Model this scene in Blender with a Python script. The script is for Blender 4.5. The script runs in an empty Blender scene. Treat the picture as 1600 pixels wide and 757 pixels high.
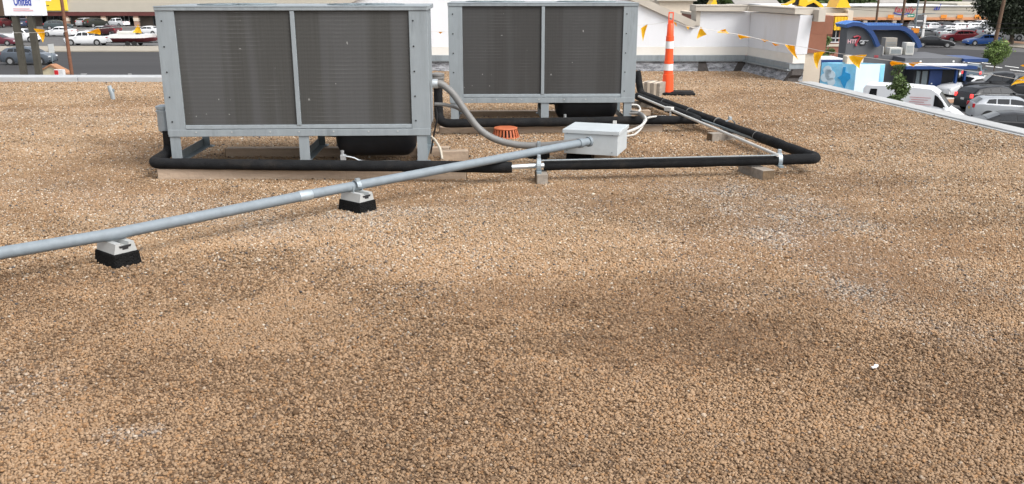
import bpy, bmesh, math, random
import numpy as np
from mathutils import Vector, Matrix

R = math.radians
random.seed(11)
RNG = np.random.default_rng(5)
SC = bpy.context.scene
COL = SC.collection

# ------------------------------------------------------------------ camera
F_PX, PITCH, EYE = 1380.0, R(16.28), 1.6
K = 1.19                                  # depth scale of the layout for this focal length
cam_d = bpy.data.cameras.new('camera')
cam_d.sensor_width = 36.0
cam_d.lens = 36.0 * F_PX / 1600.0
cam_d.clip_start, cam_d.clip_end = 0.05, 2000
cam = bpy.data.objects.new('camera', cam_d)
cam.location = (0, 0, EYE)
cam.rotation_euler = (R(90) - PITCH, 0, 0)
COL.objects.link(cam)
SC.camera = cam

# ------------------------------------------------------------------ sky, sun, exposure
SUN_EL, SUN_AZ = R(50), R(128)          # azimuth clockwise from +Y (the view direction)
world = bpy.data.worlds.new('World')
SC.world = world
world.use_nodes = True
nt = world.node_tree
bg = nt.nodes['Background']
sky = nt.nodes.new('ShaderNodeTexSky')
sky.sky_type = 'NISHITA'
sky.sun_disc = False
sky.sun_elevation = SUN_EL
sky.sun_rotation = SUN_AZ
sky.air_density, sky.dust_density, sky.ozone_density = 1.0, 4.0, 1.0
hs = nt.nodes.new('ShaderNodeHueSaturation')
hs.inputs['Saturation'].default_value = 0.25     # a grey overcast sky
nt.links.new(sky.outputs[0], hs.inputs['Color'])
nt.links.new(hs.outputs[0], bg.inputs['Color'])
bg.inputs['Strength'].default_value = 0.15
sd = bpy.data.lights.new('sun', 'SUN')
sd.energy, sd.angle, sd.color = .8, R(30), (1.0, 0.98, 0.955)
sun = bpy.data.objects.new('sun', sd)
sv = Vector((math.sin(SUN_AZ) * math.cos(SUN_EL), math.cos(SUN_AZ) * math.cos(SUN_EL), math.sin(SUN_EL)))
sun.rotation_euler = (-sv).to_track_quat('-Z', 'Y').to_euler()
sun.location = (30, 10, 40)
COL.objects.link(sun)
SC.view_settings.view_transform = 'Standard'
SC.view_settings.look = 'None'
SC.view_settings.gamma = 1.0
SC.view_settings.use_curve_mapping = False
SC.view_settings.exposure = 1.0

GZ = -6.3                                # street level; the roof's gravel is z = 0

# ------------------------------------------------------------------ helpers
def ray(px, py):
    u = (px - 800) / F_PX; v = (378.5 - py) / F_PX
    return Vector((u, math.cos(PITCH) + v * math.sin(PITCH), -math.sin(PITCH) + v * math.cos(PITCH)))
def at(px, py, z=0.0):
    """world point at height z that stands at this photo pixel"""
    r = ray(px, py); t = (z - EYE) / r.z
    return Vector((r.x * t, r.y * t, z))
def aty(px, py, Y):
    r = ray(px, py); t = Y / r.y
    return Vector((r.x * t, Y, EYE + r.z * t))

def tag(o, label=None, cat=None, group=None, kind=None):
    if label: o['label'] = label
    if cat: o['category'] = cat
    if group: o['group'] = group
    if kind: o['kind'] = kind
    return o
def thing(name, label, cat, loc=(0, 0, 0), rz=0.0, group=None):
    o = bpy.data.objects.new(name, None)
    o.empty_display_size = 0.2
    o.location = loc; o.rotation_euler = (0, 0, rz)
    COL.objects.link(o)
    return tag(o, label, cat, group)

def copy_tree(o, parent=None):
    c = o.copy(); COL.objects.link(c); c.parent = parent
    for ch in list(o.children):
        copy_tree(ch, c)
    return c

class MB:
    """collects shapes and links them as one mesh object"""
    def __init__(s): s.bm = bmesh.new()
    def box(s, c, d, rot=None, bevel=0.0, taper=None):
        r = bmesh.ops.create_cube(s.bm, size=1.0)
        vs = r['verts']
        for v in vs:
            k = 1.0
            if taper and v.co.z > 0: v.co.x *= taper[0]; v.co.y *= taper[1]
            v.co = Vector((v.co.x * d[0], v.co.y * d[1], v.co.z * d[2]))
        if bevel:
            es = list({e for v in vs for e in v.link_edges})
            g = bmesh.ops.bevel(s.bm, geom=es, offset=bevel, segments=2, affect='EDGES', profile=0.5)
            vs = list({v for f in g['faces'] for v in f.verts} | {v for v in vs if v.is_valid})
        m = Matrix.Translation(Vector(c))
        if rot is not None:
            m = m @ (Matrix.Rotation(rot, 4, 'Z') if isinstance(rot, (int, float)) else rot)
        for v in vs: v.co = m @ v.co
        return s
    def bb(s, x0, x1, y0, y1, z0, z1, bevel=0.0):
        return s.box(((x0 + x1) / 2, (y0 + y1) / 2, (z0 + z1) / 2), (x1 - x0, y1 - y0, z1 - z0), None, bevel)
    def tube(s, pts, r, seg=14, closed=False):
        pts = [Vector(p) for p in pts]
        n = len(pts); rr = r if isinstance(r, (list, tuple)) else [r] * n
        t0 = (pts[1] - pts[0]).normalized()
        a = t0.orthogonal().normalized()
        rings = []
        for i, p in enumerate(pts):
            if i == 0: t = (pts[1] - pts[0])
            elif i == n - 1: t = pts[-1] - pts[-2]
            else: t = (pts[i + 1] - p).normalized() + (p - pts[i - 1]).normalized()
            t.normalize()
            a = (a - t * a.dot(t)).normalized(); b = t.cross(a)
            rings.append([s.bm.verts.new(p + (a * math.cos(q) + b * math.sin(q)) * rr[i])
                          for q in [2 * math.pi * k / seg for k in range(seg)]])
        for i in range(n - 1):
            for k in range(seg):
                f = s.bm.faces.new((rings[i][k], rings[i][(k + 1) % seg], rings[i + 1][(k + 1) % seg], rings[i + 1][k])); f.smooth = True
        s.bm.faces.new(list(reversed(rings[0]))); s.bm.faces.new(rings[-1])
        return s
    def lathe(s, prof, c, seg=24, axis='Z'):
        rings = []
        for r, z in prof:
            ring = []
            for k in range(seg):
                q = 2 * math.pi * k / seg
                p = Vector((r * math.cos(q), r * math.sin(q), z))
                if axis == 'X': p = Vector((p.z, p.x, p.y))
                if axis == 'Y': p = Vector((p.y, p.z, p.x))
                ring.append(s.bm.verts.new(p + Vector(c)))
            rings.append(ring)
        for i in range(len(rings) - 1):
            for k in range(seg):
                f = s.bm.faces.new((rings[i][k], rings[i][(k + 1) % seg], rings[i + 1][(k + 1) % seg], rings[i + 1][k])); f.smooth = True
        s.bm.faces.new(list(reversed(rings[0]))); s.bm.faces.new(rings[-1])
        return s
    def poly(s, pts, vec):
        """prism: polygon swept by vec"""
        vec = Vector(vec)
        a = [s.bm.verts.new(Vector(p)) for p in pts]; b = [s.bm.verts.new(Vector(p) + vec) for p in pts]
        n = len(a)
        s.bm.faces.new(a); s.bm.faces.new(list(reversed(b)))
        for i in range(n): s.bm.faces.new((a[i], b[i], b[(i + 1) % n], a[(i + 1) % n]))
        return s
    def sheet(s, pts):
        s.bm.faces.new([s.bm.verts.new(Vector(p)) for p in pts]); return s
    def build(s, name, m, parent=None, sharp=None):
        bmesh.ops.recalc_face_normals(s.bm, faces=s.bm.faces[:])
        if sharp is not None:
            for f in s.bm.faces: f.smooth = True
            for e in s.bm.edges:
                if len(e.link_faces) == 2 and e.calc_face_angle(0) > sharp: e.smooth = False
        else:
            for e in s.bm.edges:
                if len(e.link_faces) == 2 and e.calc_face_angle(0) > R(40): e.smooth = False
        me = bpy.data.meshes.new(name); s.bm.to_mesh(me); s.bm.free()
        if m: me.materials.append(m)
        o = bpy.data.objects.new(name, me); COL.objects.link(o)
        if parent: o.parent = parent
        return o

def build_each(k, name, m, parent=None):
    """every loose piece of the builder becomes an object of its own"""
    bm = k.bm; bm.verts.index_update(); seen = set(); comps = []
    for v in bm.verts:
        if v in seen: continue
        st = [v]; seen.add(v); c = []
        while st:
            q = st.pop(); c.append(q)
            for e in q.link_edges:
                w = e.other_vert(q)
                if w not in seen: seen.add(w); st.append(w)
        comps.append(c)
    out = []
    for c in comps:
        n = MB(); mp = {v: n.bm.verts.new(v.co) for v in c}
        for f in {f for v in c for f in v.link_faces}:
            n.bm.faces.new([mp[v] for v in f.verts]).smooth = f.smooth
        out.append(n.build(name, m, parent))
    bm.free()
    return out

def fillet(pts, rad, n=8):
    pts = [Vector(p) for p in pts]; out = [pts[0]]
    for i in range(1, len(pts) - 1):
        p = pts[i]; a = (pts[i - 1] - p); b = (pts[i + 1] - p)
        d = min(rad, a.length * .49, b.length * .49)
        p0 = p + a.normalized() * d; p1 = p + b.normalized() * d
        for k in range(n + 1):
            t = k / n
            out.append(p0 * (1 - t) ** 2 + p * 2 * t * (1 - t) + p1 * t * t)
    out.append(pts[-1]); return out
def spline(pts, n=8):
    pts = [Vector(p) for p in pts]; P = [pts[0]] + pts + [pts[-1]]; out = []
    for i in range(1, len(P) - 2):
        for k in range(n):
            t = k / n; a, b, c, d = P[i - 1], P[i], P[i + 1], P[i + 2]
            out.append(0.5 * ((2 * b) + (c - a) * t + (2 * a - 5 * b + 4 * c - d) * t * t + (3 * b - a - 3 * c + d) * t ** 3))
    out.append(pts[-1]); return out

def text(s, size, m, parent, loc, rz=0.0, name='lettering', bold=0.0, tilt=R(90), sx=1.0, shear=0.0):
    cu = bpy.data.curves.new(name, 'FONT'); cu.body = s; cu.size = size; cu.extrude = 0.01 * size
    cu.align_x = 'CENTER'; cu.offset = bold; cu.resolution_u = 3; cu.shear = shear
    tmp = bpy.data.objects.new('tmp_text', cu)
    me = bpy.data.meshes.new_from_object(tmp)
    bpy.data.objects.remove(tmp); bpy.data.curves.remove(cu)
    me.materials.append(m)
    o = bpy.data.objects.new(name, me); COL.objects.link(o)
    o.parent = parent; o.location = loc; o.rotation_euler = (tilt, 0, rz); o.scale = (sx, 1, 1)
    return o

# ------------------------------------------------------------------ materials
def mat(name, col, rough=0.6, metal=0.0, var=0.12, scale=4.0, bump=0.0, bscale=60.0, spec=0.5, stain=None, stain_amt=0.0, stretch=(1, 1, 1)):
    m = bpy.data.materials.new(name); m.use_nodes = True
    t = m.node_tree; N = t.nodes; L = t.links
    b = N['Principled BSDF']
    b.inputs['Roughness'].default_value = rough; b.inputs['Metallic'].default_value = metal
    b.inputs['Specular IOR Level'].default_value = spec
    tc = N.new('ShaderNodeTexCoord')
    mp = N.new('ShaderNodeMapping'); mp.inputs['Scale'].default_value = stretch
    L.new(tc.outputs['Object'], mp.inputs['Vector'])
    nz = N.new('ShaderNodeTexNoise'); nz.inputs['Scale'].default_value = scale; nz.inputs['Detail'].default_value = 6
    nz.inputs['Roughness'].default_value = 0.65
    L.new(mp.outputs[0], nz.inputs['Vector'])
    rp = N.new('ShaderNodeValToRGB')
    rp.color_ramp.elements[0].position = 0.3; rp.color_ramp.elements[1].position = 0.7
    lo = [max(0, c * (1 - var)) for c in col[:3]]; hi = [min(1, c * (1 + var)) for c in col[:3]]
    rp.color_ramp.elements[0].color = (*lo, 1); rp.color_ramp.elements[1].color = (*hi, 1)
    L.new(nz.outputs['Fac'], rp.inputs[0])
    out = rp.outputs[0]
    if stain:
        n2 = N.new('ShaderNodeTexNoise'); n2.inputs['Scale'].default_value = scale * 0.45; n2.inputs['Detail'].default_value = 8
        n2.inputs['Roughness'].default_value = 0.75
        L.new(mp.outputs[0], n2.inputs['Vector'])
        r2 = N.new('ShaderNodeValToRGB'); r2.color_ramp.elements[0].position = 0.52; r2.color_ramp.elements[1].position = 0.68
        L.new(n2.outputs['Fac'], r2.inputs[0])
        mu = N.new('ShaderNodeMath'); mu.operation = 'MULTIPLY'; mu.inputs[1].default_value = stain_amt
        L.new(r2.outputs[0], mu.inputs[0])
        mx = N.new('ShaderNodeMix'); mx.data_type = 'RGBA'
        L.new(mu.outputs[0], mx.inputs['Factor']); L.new(out, mx.inputs['A']); mx.inputs['B'].default_value = (*stain, 1)
        out = mx.outputs['Result']
    L.new(out, b.inputs['Base Color'])
    if bump:
        n3 = N.new('ShaderNodeTexNoise'); n3.inputs['Scale'].default_value = bscale; n3.inputs['Detail'].default_value = 4
        L.new(tc.outputs['Object'], n3.inputs['Vector'])
        bp = N.new('ShaderNodeBump'); bp.inputs['Strength'].default_value = bump; bp.inputs['Distance'].default_value = 0.02
        L.new(n3.outputs['Fac'], bp.inputs['Height']); L.new(bp.outputs[0], b.inputs['Normal'])
    return m

M = {}
M['galv'] = mat('galvanised', (.25, .28, .295), .55, .1, .10, 9, stain=(.155, .175, .185), stain_amt=.7, bump=.12, bscale=7, stretch=(1.6, 1.6, .22))
M['galv_dark'] = mat('galvanised_dull', (.19, .23, .25), .6, .2, .15, 7)
M['galv_light'] = mat('galvanised_bright', (.37, .42, .45), .4, .45, .12, 15, stain=(.28, .31, .33), stain_amt=.5)
M['conduit'] = mat('conduit_zinc', (.18, .212, .235), .6, .0, .10, 18, stain=(.14, .165, .185), stain_amt=.5)
M['boxgrey'] = mat('enclosure_grey', (.44, .475, .487), .5, .0, .06, 6, stain=(.36, .38, .39), stain_amt=.3)
M['rubber'] = mat('pipe_insulation', (.012, .0125, .0135), .85, 0, .35, 10, bump=.35, bscale=90, spec=.15, stain=(.045, .038, .032), stain_amt=.5)
M['blackmetal'] = mat('black_painted_steel', (.012, .014, .018), .5, 0, .25, 6, spec=.3)
M['rubberfoot'] = mat('recycled_rubber', (.011, .011, .011), .95, 0, .4, 60, bump=1.0, bscale=110, spec=.1)
M['wood'] = mat('weathered_timber', (.42, .32, .235), .85, 0, .22, 5, bump=.35, bscale=30, stain=(.22, .16, .11), stain_amt=.5, stretch=(.35, 4, 4))
M['woodgrey'] = mat('grey_timber', (.27, .235, .195), .85, 0, .25, 5, bump=.35, bscale=30, stain=(.15, .12, .09), stain_amt=.7, stretch=(4, .5, 4))
M['woodend'] = mat('timber_end_grain', (.12, .08, .045), .9, 0, .4, 14, bump=.4)
M['strut'] = mat('strut_cap', (.43, .44, .43), .5, .2, .08, 8)
M['flex'] = mat('grey_flex', (.165, .162, .155), .55, 0, .1, 20)
M['hose'] = mat('beige_hose', (.42, .38, .31), .6, 0, .15, 15)
M['pvc'] = mat('white_pvc', (.50, .49, .46), .45, 0, .08, 15, stain=(.4, .38, .34), stain_amt=.4)
M['silver'] = mat('bare_pipe', (.62, .66, .68), .3, .7, .12, 25)
M['drain'] = mat('cast_orange_iron', (.42, .115, .045), .6, 0, .2, 14, stain=(.3, .07, .03), stain_amt=.6)
M['cone'] = mat('cone_orange', (.86, .085, .015), .45, 0, .06, 6, stain=(.62, .07, .02), stain_amt=.4)
M['reflect'] = mat('reflective_white', (.72, .72, .72), .35, 0, .06, 12, stain=(.55, .5, .45), stain_amt=.4)
M['stucco'] = mat('white_stucco', (.71, .725, .75), .85, 0, .03, 1.6, bump=.15, bscale=80, stain=(.62, .61, .59), stain_amt=.6, stretch=(1.6, 1, .3))
M['stuccocream'] = mat('cream_stucco', (.71, .69, .64), .85, 0, .04, 2.5, bump=.2, bscale=80, stain=(.66, .60, .50), stain_amt=.4)
M['beige'] = mat('beige_coping', (.46, .42, .36), .6, 0, .06, 3, stain=(.36, .33, .28), stain_amt=.4)
M['brown'] = mat('brown_stucco', (.27, .115, .07), .85, 0, .1, 5, bump=.2)
M['tan'] = mat('tan_stucco', (.60, .52, .42), .85, 0, .05, 3, bump=.2)
M['coping'] = mat('light_coping', (.40, .41, .415), .7, .0, .08, 2.2, stain=(.31, .31, .30), stain_amt=.6)
M['coping_grey'] = mat('grey_coping', (.38, .385, .38), .7, .0, .10, 2.2, stain=(.24, .235, .22), stain_amt=.7)
M['yellowflag'] = mat('pennant_yellow', (.94, .61, .025), .5, 0, .08, 10)
M['orangeflag'] = mat('pennant_orange', (.93, .54, .018), .5, 0, .08, 10)
M['cord'] = mat('white_cord', (.62, .60, .56), .8)
M['asphalt'] = mat('asphalt', (.095, .092, .09), .9, 0, .18, .25, bump=.2, bscale=12, stain=(.06, .059, .058), stain_amt=.6)
M['road'] = mat('road_asphalt', (.047, .046, .047), .92, 0, .15, .2, stain=(.046, .045, .045), stain_amt=.6, spec=.2, stretch=(.15, 1.2, 1))
M['concrete'] = mat('concrete_walk', (.29, .26, .21), .9, 0, .12, .4, stain=(.28, .24, .19), stain_amt=.5)
M['concrete_l'] = mat('pale_concrete', (.48, .47, .44), .9, 0, .1, .5)
M['dirt'] = mat('red_dirt', (.30, .17, .10), .95, 0, .2, 1)
M['paint'] = mat('road_paint', (.62, .62, .60), .8, 0, .15, 2)
M['glass'] = mat('dark_glass', (.012, .014, .016), .08, 0, .2, 2, spec=.6)
M['tyre'] = mat('tyre', (.014, .014, .014), .85)
M['rim'] = mat('alloy_rim', (.42, .42, .42), .35, .6)
M['trim'] = mat('black_trim', (.016, .016, .017), .6)
M['headlamp'] = mat('headlamp', (.62, .64, .66), .12, 0, .05)
M['plate'] = mat('number_plate', (.6, .6, .58), .5)
M['bark'] = mat('bark', (.11, .085, .065), .95, 0, .3, 6, bump=.6, bscale=20)
M['pole'] = mat('creosoted_pole', (.12, .072, .045), .9, 0, .25, 6, stretch=(3, 3, .3))
M['polerust'] = mat('rusty_steel', (.17, .075, .042), .8, .1, .3, 6)
M['signpost'] = mat('sign_post_olive', (.062, .056, .042), .7, .1, .2, 2)
M['signbrown'] = mat('sign_brown', (.085, .055, .035), .7, 0, .1, 1)
M['signwhite'] = mat('sign_face', (.74, .74, .76), .4, 0, .02, 1)
M['blueink'] = mat('blue_ink', (.02, .045, .33), .5)
M['redink'] = mat('red_ink', (.42, .04, .06), .5)
M['pinkink'] = mat('pink_ink', (.65, .40, .42), .5)
M['yellowsign'] = mat('yellow_sign', (.80, .58, .045), .5, 0, .05, 1)
M['mallcream'] = mat('mall_cream', (.42, .385, .32), .85, 0, .05, .3)
M['mallred'] = mat('mall_red_band', (.11, .03, .026), .8, 0, .15, .5)
M['mallwall'] = mat('mall_shop_wall', (.25, .205, .17), .85, 0, .2, .4)
M['brickcol'] = mat('brick_column', (.35, .22, .16), .9, 0, .15, 1.5)
M['brick'] = mat('brown_brick', (.30, .125, .085), .9, 0, .12, 3)
M['orangeband'] = mat('orange_band', (.55, .26, .13), .8, 0, .12, .7)
M['yellow'] = mat('yellow_metal', (.85, .50, .012), .45, 0, .05, 2)
M['black'] = mat('flat_black', (.012, .012, .014), .7)
M['darkgrey'] = mat('charcoal_wall', (.105, .108, .115), .8, 0, .1, 1)
M['darkgrey2'] = mat('near_black_wall', (.035, .037, .042), .75, 0, .15, 1)
M['bluemetal'] = mat('blue_standing_seam', (.11, .25, .55), .35, .15, .06, 1)
M['bluedark'] = mat('blue_fascia', (.012, .045, .16), .45, 0, .1, 1)
M['bluedoor'] = mat('blue_door', (.015, .05, .19), .5)
M['acwhite'] = mat('rooftop_unit', (.52, .51, .47), .6, 0, .08, 2)
M['actan'] = mat('rooftop_unit_tan', (.26, .235, .20), .7, 0, .1, 2)
M['wrapblue'] = mat('wrap_light_blue', (.22, .56, .78), .45, 0, .22, .9, stain=(.62, .76, .82), stain_amt=.7)
M['wrappale'] = mat('wrap_pale_blue', (.60, .72, .78), .45, 0, .06, .7)
M['wrapdeep'] = mat('wrap_deep_blue', (.02, .30, .62), .45)
M['green'] = mat('sign_green', (.008, .22, .14), .5)
M['signal'] = mat('signal_orange', (.70, .24, .02), .5)
M['roofslate'] = mat('clay_shingle', (.38, .19, .10), .85, 0, .2, 3)
M['tanroof'] = mat('tan_shingle', (.50, .36, .23), .85, 0, .25, 3)
M['creamwall'] = mat('cream_paint', (.64, .56, .38), .8, 0, .06, 2)
M['redpaint'] = mat('red_paint', (.62, .02, .025), .5)
M['white'] = mat('white_paint', (.74, .74, .73), .5, 0, .04, 2)
M['hullmaroon'] = mat('hull_maroon', (.17, .045, .05), .35)
M['farwall'] = mat('far_wall', (.52, .48, .42), .85, 0, .12, .15)
M['farroof'] = mat('far_roof', (.30, .28, .26), .85, 0, .2, .2)
def emit(name, col, s, base):
    m = mat(name, base, .3); b = m.node_tree.nodes['Principled BSDF']
    b.inputs['Emission Color'].default_value = (*col, 1); b.inputs['Emission Strength'].default_value = s
    return m
M['taillit'] = emit('lit_tail_lamp', (1, .06, .05), 0.9, (.5, .02, .03))
M['tail'] = mat('tail_lamp', (.35, .015, .02), .2)

# -------- condenser coil: tubes behind fins, tonal patches of dirt, bent-fin specks
def coil_material(name, base, grey):
    m = bpy.data.materials.new(name); m.use_nodes = True
    t = m.node_tree; N = t.nodes; L = t.links; b = N['Principled BSDF']
    b.inputs['Roughness'].default_value = .75; b.inputs['Specular IOR Level'].default_value = .25
    tc = N.new('ShaderNodeTexCoord')
    def noise(sc, st, det=4, rg=.6):
        mp = N.new('ShaderNodeMapping'); mp.inputs['Scale'].default_value = st
        L.new(tc.outputs['Object'], mp.inputs['Vector'])
        n = N.new('ShaderNodeTexNoise'); n.inputs['Scale'].default_value = sc; n.inputs['Detail'].default_value = det; n.inputs['Roughness'].default_value = rg
        L.new(mp.outputs[0], n.inputs['Vector']); return n.outputs['Fac']
    def ramp(x, a, c, p, q):
        r = N.new('ShaderNodeValToRGB'); r.color_ramp.elements[0].position = p; r.color_ramp.elements[1].position = q
        r.color_ramp.elements[0].color = (*a, 1); r.color_ramp.elements[1].color = (*c, 1); L.new(x, r.inputs[0]); return r.outputs[0]
    def mix(f, a, c):
        x = N.new('ShaderNodeMix'); x.data_type = 'RGBA'; L.new(f, x.inputs['Factor']); L.new(a, x.inputs['A']) if not isinstance(a, tuple) else None
        if isinstance(c, tuple): x.inputs['B'].default_value = (*c, 1)
        else: L.new(c, x.inputs['B'])
        return x.outputs['Result']
    def mul(a, k):
        x = N.new('ShaderNodeMath'); x.operation = 'MULTIPLY'; L.new(a, x.inputs[0])
        if isinstance(k, float): x.inputs[1].default_value = k
        else: L.new(k, x.inputs[1])
        return x.outputs[0]
    tone = ramp(noise(2.1, (1.6, 1, .06), 2, .4), base, grey, .47, .53)           # broad vertical bands of dirt
    fine = ramp(noise(30, (4, 1, .05), 3), (.0, .0, .0), (1, 1, 1), .35, .7)        # fin streaks
    c = mix(mul(fine, .16), tone, tuple(min(1, k * 1.5) for k in grey))
    sp = N.new('ShaderNodeSeparateXYZ'); L.new(tc.outputs['Object'], sp.inputs[0])
    w = mul(sp.outputs['Z'], 2 * math.pi / .0335)
    sn = N.new('ShaderNodeMath'); sn.operation = 'SINE'; L.new(w, sn.inputs[0])
    line = ramp(sn.outputs[0], (0, 0, 0), (1, 1, 1), .80, .98)
    patch = ramp(noise(1.6, (1, 1, 1.0), 5), (.0, .0, .0), (1, 1, 1), .50, .66)
    c = mix(mul(mul(line, patch), .38), c, tuple(min(1, k * 2.6) for k in grey))
    dl = ramp(sn.outputs[0], (1, 1, 1), (0, 0, 0), .02, .2)
    c = mix(mul(dl, .07), c, tuple(k * .45 for k in base))
    spk = ramp(noise(26, (1, 1, .6), 2, .5), (0, 0, 0), (1, 1, 1), .752, .775)
    c = mix(mul(spk, .45), c, (.42, .42, .40))
    L.new(c, b.inputs['Base Color'])
    bp = N.new('ShaderNodeBump'); bp.inputs['Strength'].default_value = .06; bp.inputs['Distance'].default_value = .004
    L.new(sn.outputs[0], bp.inputs['Height']); L.new(bp.outputs[0], b.inputs['Normal'])
    return m
M['coil1'] = coil_material('condenser_coil', (.055, .054, .050), (.074, .074, .073))
M['coil2'] = coil_material('condenser_coil_far', (.046, .045, .043), (.056, .0555, .0545))

# -------- granulated base flashing
def granule_material():
    m = mat('granulated_flashing', (.17, .175, .185), .9, 0, .5, 30, bump=.6, bscale=60)
    t = m.node_tree; N = t.nodes; L = t.links; b = N['Principled BSDF']
    tc = N.new('ShaderNodeTexCoord'); n = N.new('ShaderNodeTexNoise'); n.inputs['Scale'].default_value = 9; n.inputs['Detail'].default_value = 9; n.inputs['Roughness'].default_value = .8
    mp = N.new('ShaderNodeMapping'); mp.inputs['Scale'].default_value = (.6, 1, 2.0)
    L.new(tc.outputs['Object'], mp.inputs['Vector']); L.new(mp.outputs[0], n.inputs['Vector'])
    r = N.new('ShaderNodeValToRGB'); e = r.color_ramp.elements
    e[0].position = .38; e[0].color = (.045, .045, .05, 1); e[1].position = .62; e[1].color = (.40, .41, .43, 1)
    L.new(n.outputs['Fac'], r.inputs[0]); L.new(r.outputs[0], b.inputs['Base Color'])
    return m
M['granule'] = granule_material()
M['tar'] = mat('tar_patch', (.045, .038, .034), .8, 0, .4, 12, bump=.4)

# ------------------------------------------------------------------ gravel roof
def vnoise(x, y, seed):
    g = np.random.default_rng(seed).random((256, 256))
    xi = np.floor(x).astype(int); yi = np.floor(y).astype(int)
    fx = x - xi; fy = y - yi; fx = fx * fx * (3 - 2 * fx); fy = fy * fy * (3 - 2 * fy)
    a = g[xi % 256, yi % 256]; b = g[(xi + 1) % 256, yi % 256]; c = g[xi % 256, (yi + 1) % 256]; d = g[(xi + 1) % 256, (yi + 1) % 256]
    return (a * (1 - fx) + b * fx) * (1 - fy) + (c * (1 - fx) + d * fx) * fy
def fbm(x, y, seed, oct=4):
    s = 0; a = .5; t = 0
    for k in range(oct):
        s = s + a * vnoise(x * 2 ** k + 17 * k, y * 2 ** k + 31 * k, seed + k); t += a; a *= .55
    return s / t
def sstep(a, b, x):
    t = np.clip((x - a) / (b - a), 0, 1); return t * t * (3 - 2 * t)

# right-hand edge of the gravel
def edge_x(y): return 4.78 + (12.56 * K - y) * 0.176 / K

def gravel_base_material():
    m = bpy.data.materials.new('roof_grit'); m.use_nodes = True
    t = m.node_tree; N = t.nodes; L = t.links; b = N['Principled BSDF']; b.inputs['Roughness'].default_value = .95
    b.inputs['Specular IOR Level'].default_value = .2
    tc = N.new('ShaderNodeTexCoord')
    vo = N.new('ShaderNodeTexVoronoi'); vo.inputs['Scale'].default_value = 75; L.new(tc.outputs['Object'], vo.inputs['Vector'])
    r = N.new('ShaderNodeValToRGB'); e = r.color_ramp.elements
    e[0].position = 0; e[0].color = (.105, .068, .043, 1); e[1].position = 1; e[1].color = (.25, .168, .104, 1)
    sp = N.new('ShaderNodeSeparateColor'); L.new(vo.outputs['Color'], sp.inputs[0]); L.new(sp.outputs[0], r.inputs[0])
    n = N.new('ShaderNodeTexNoise'); n.inputs['Scale'].default_value = .8; n.inputs['Detail'].default_value = 6; L.new(tc.outputs['Object'], n.inputs['Vector'])
    r2 = N.new('ShaderNodeValToRGB'); r2.color_ramp.elements[0].position = .35; r2.color_ramp.elements[1].position = .65
    r2.color_ramp.elements[0].color = (.70, .68, .66, 1); r2.color_ramp.elements[1].color = (1, 1, 1, 1)
    L.new(n.outputs['Fac'], r2.inputs[0])
    mx = N.new('ShaderNodeMix'); mx.data_type = 'RGBA'; mx.blend_type = 'MULTIPLY'; mx.inputs['Factor'].default_value = 1
    L.new(r.outputs[0], mx.inputs['A']); L.new(r2.outputs[0], mx.inputs['B']); L.new(mx.outputs['Result'], b.inputs['Base Color'])
    bp = N.new('ShaderNodeBump'); bp.inputs['Strength'].default_value = .8; bp.inputs['Distance'].default_value = .008; bp.invert = True
    L.new(vo.outputs['Distance'], bp.inputs['Height']); L.new(bp.outputs[0], b.inputs['Normal'])
    return m
roof = MB()
roof.poly([(-26, -14, 0), (edge_x(-14) + .5, -14, 0), (edge_x(12.9 * K) + .25, 12.9 * K, 0), (4.62, 14.6 * K, 0), (-4.3, 14.6 * K, 0), (-4.3, 13.0 * K, 0), (-26, 13.0 * K, 0)], (0, 0, GZ + .02))
roof = roof.build('roof', gravel_base_material()); tag(roof, kind='structure')

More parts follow.
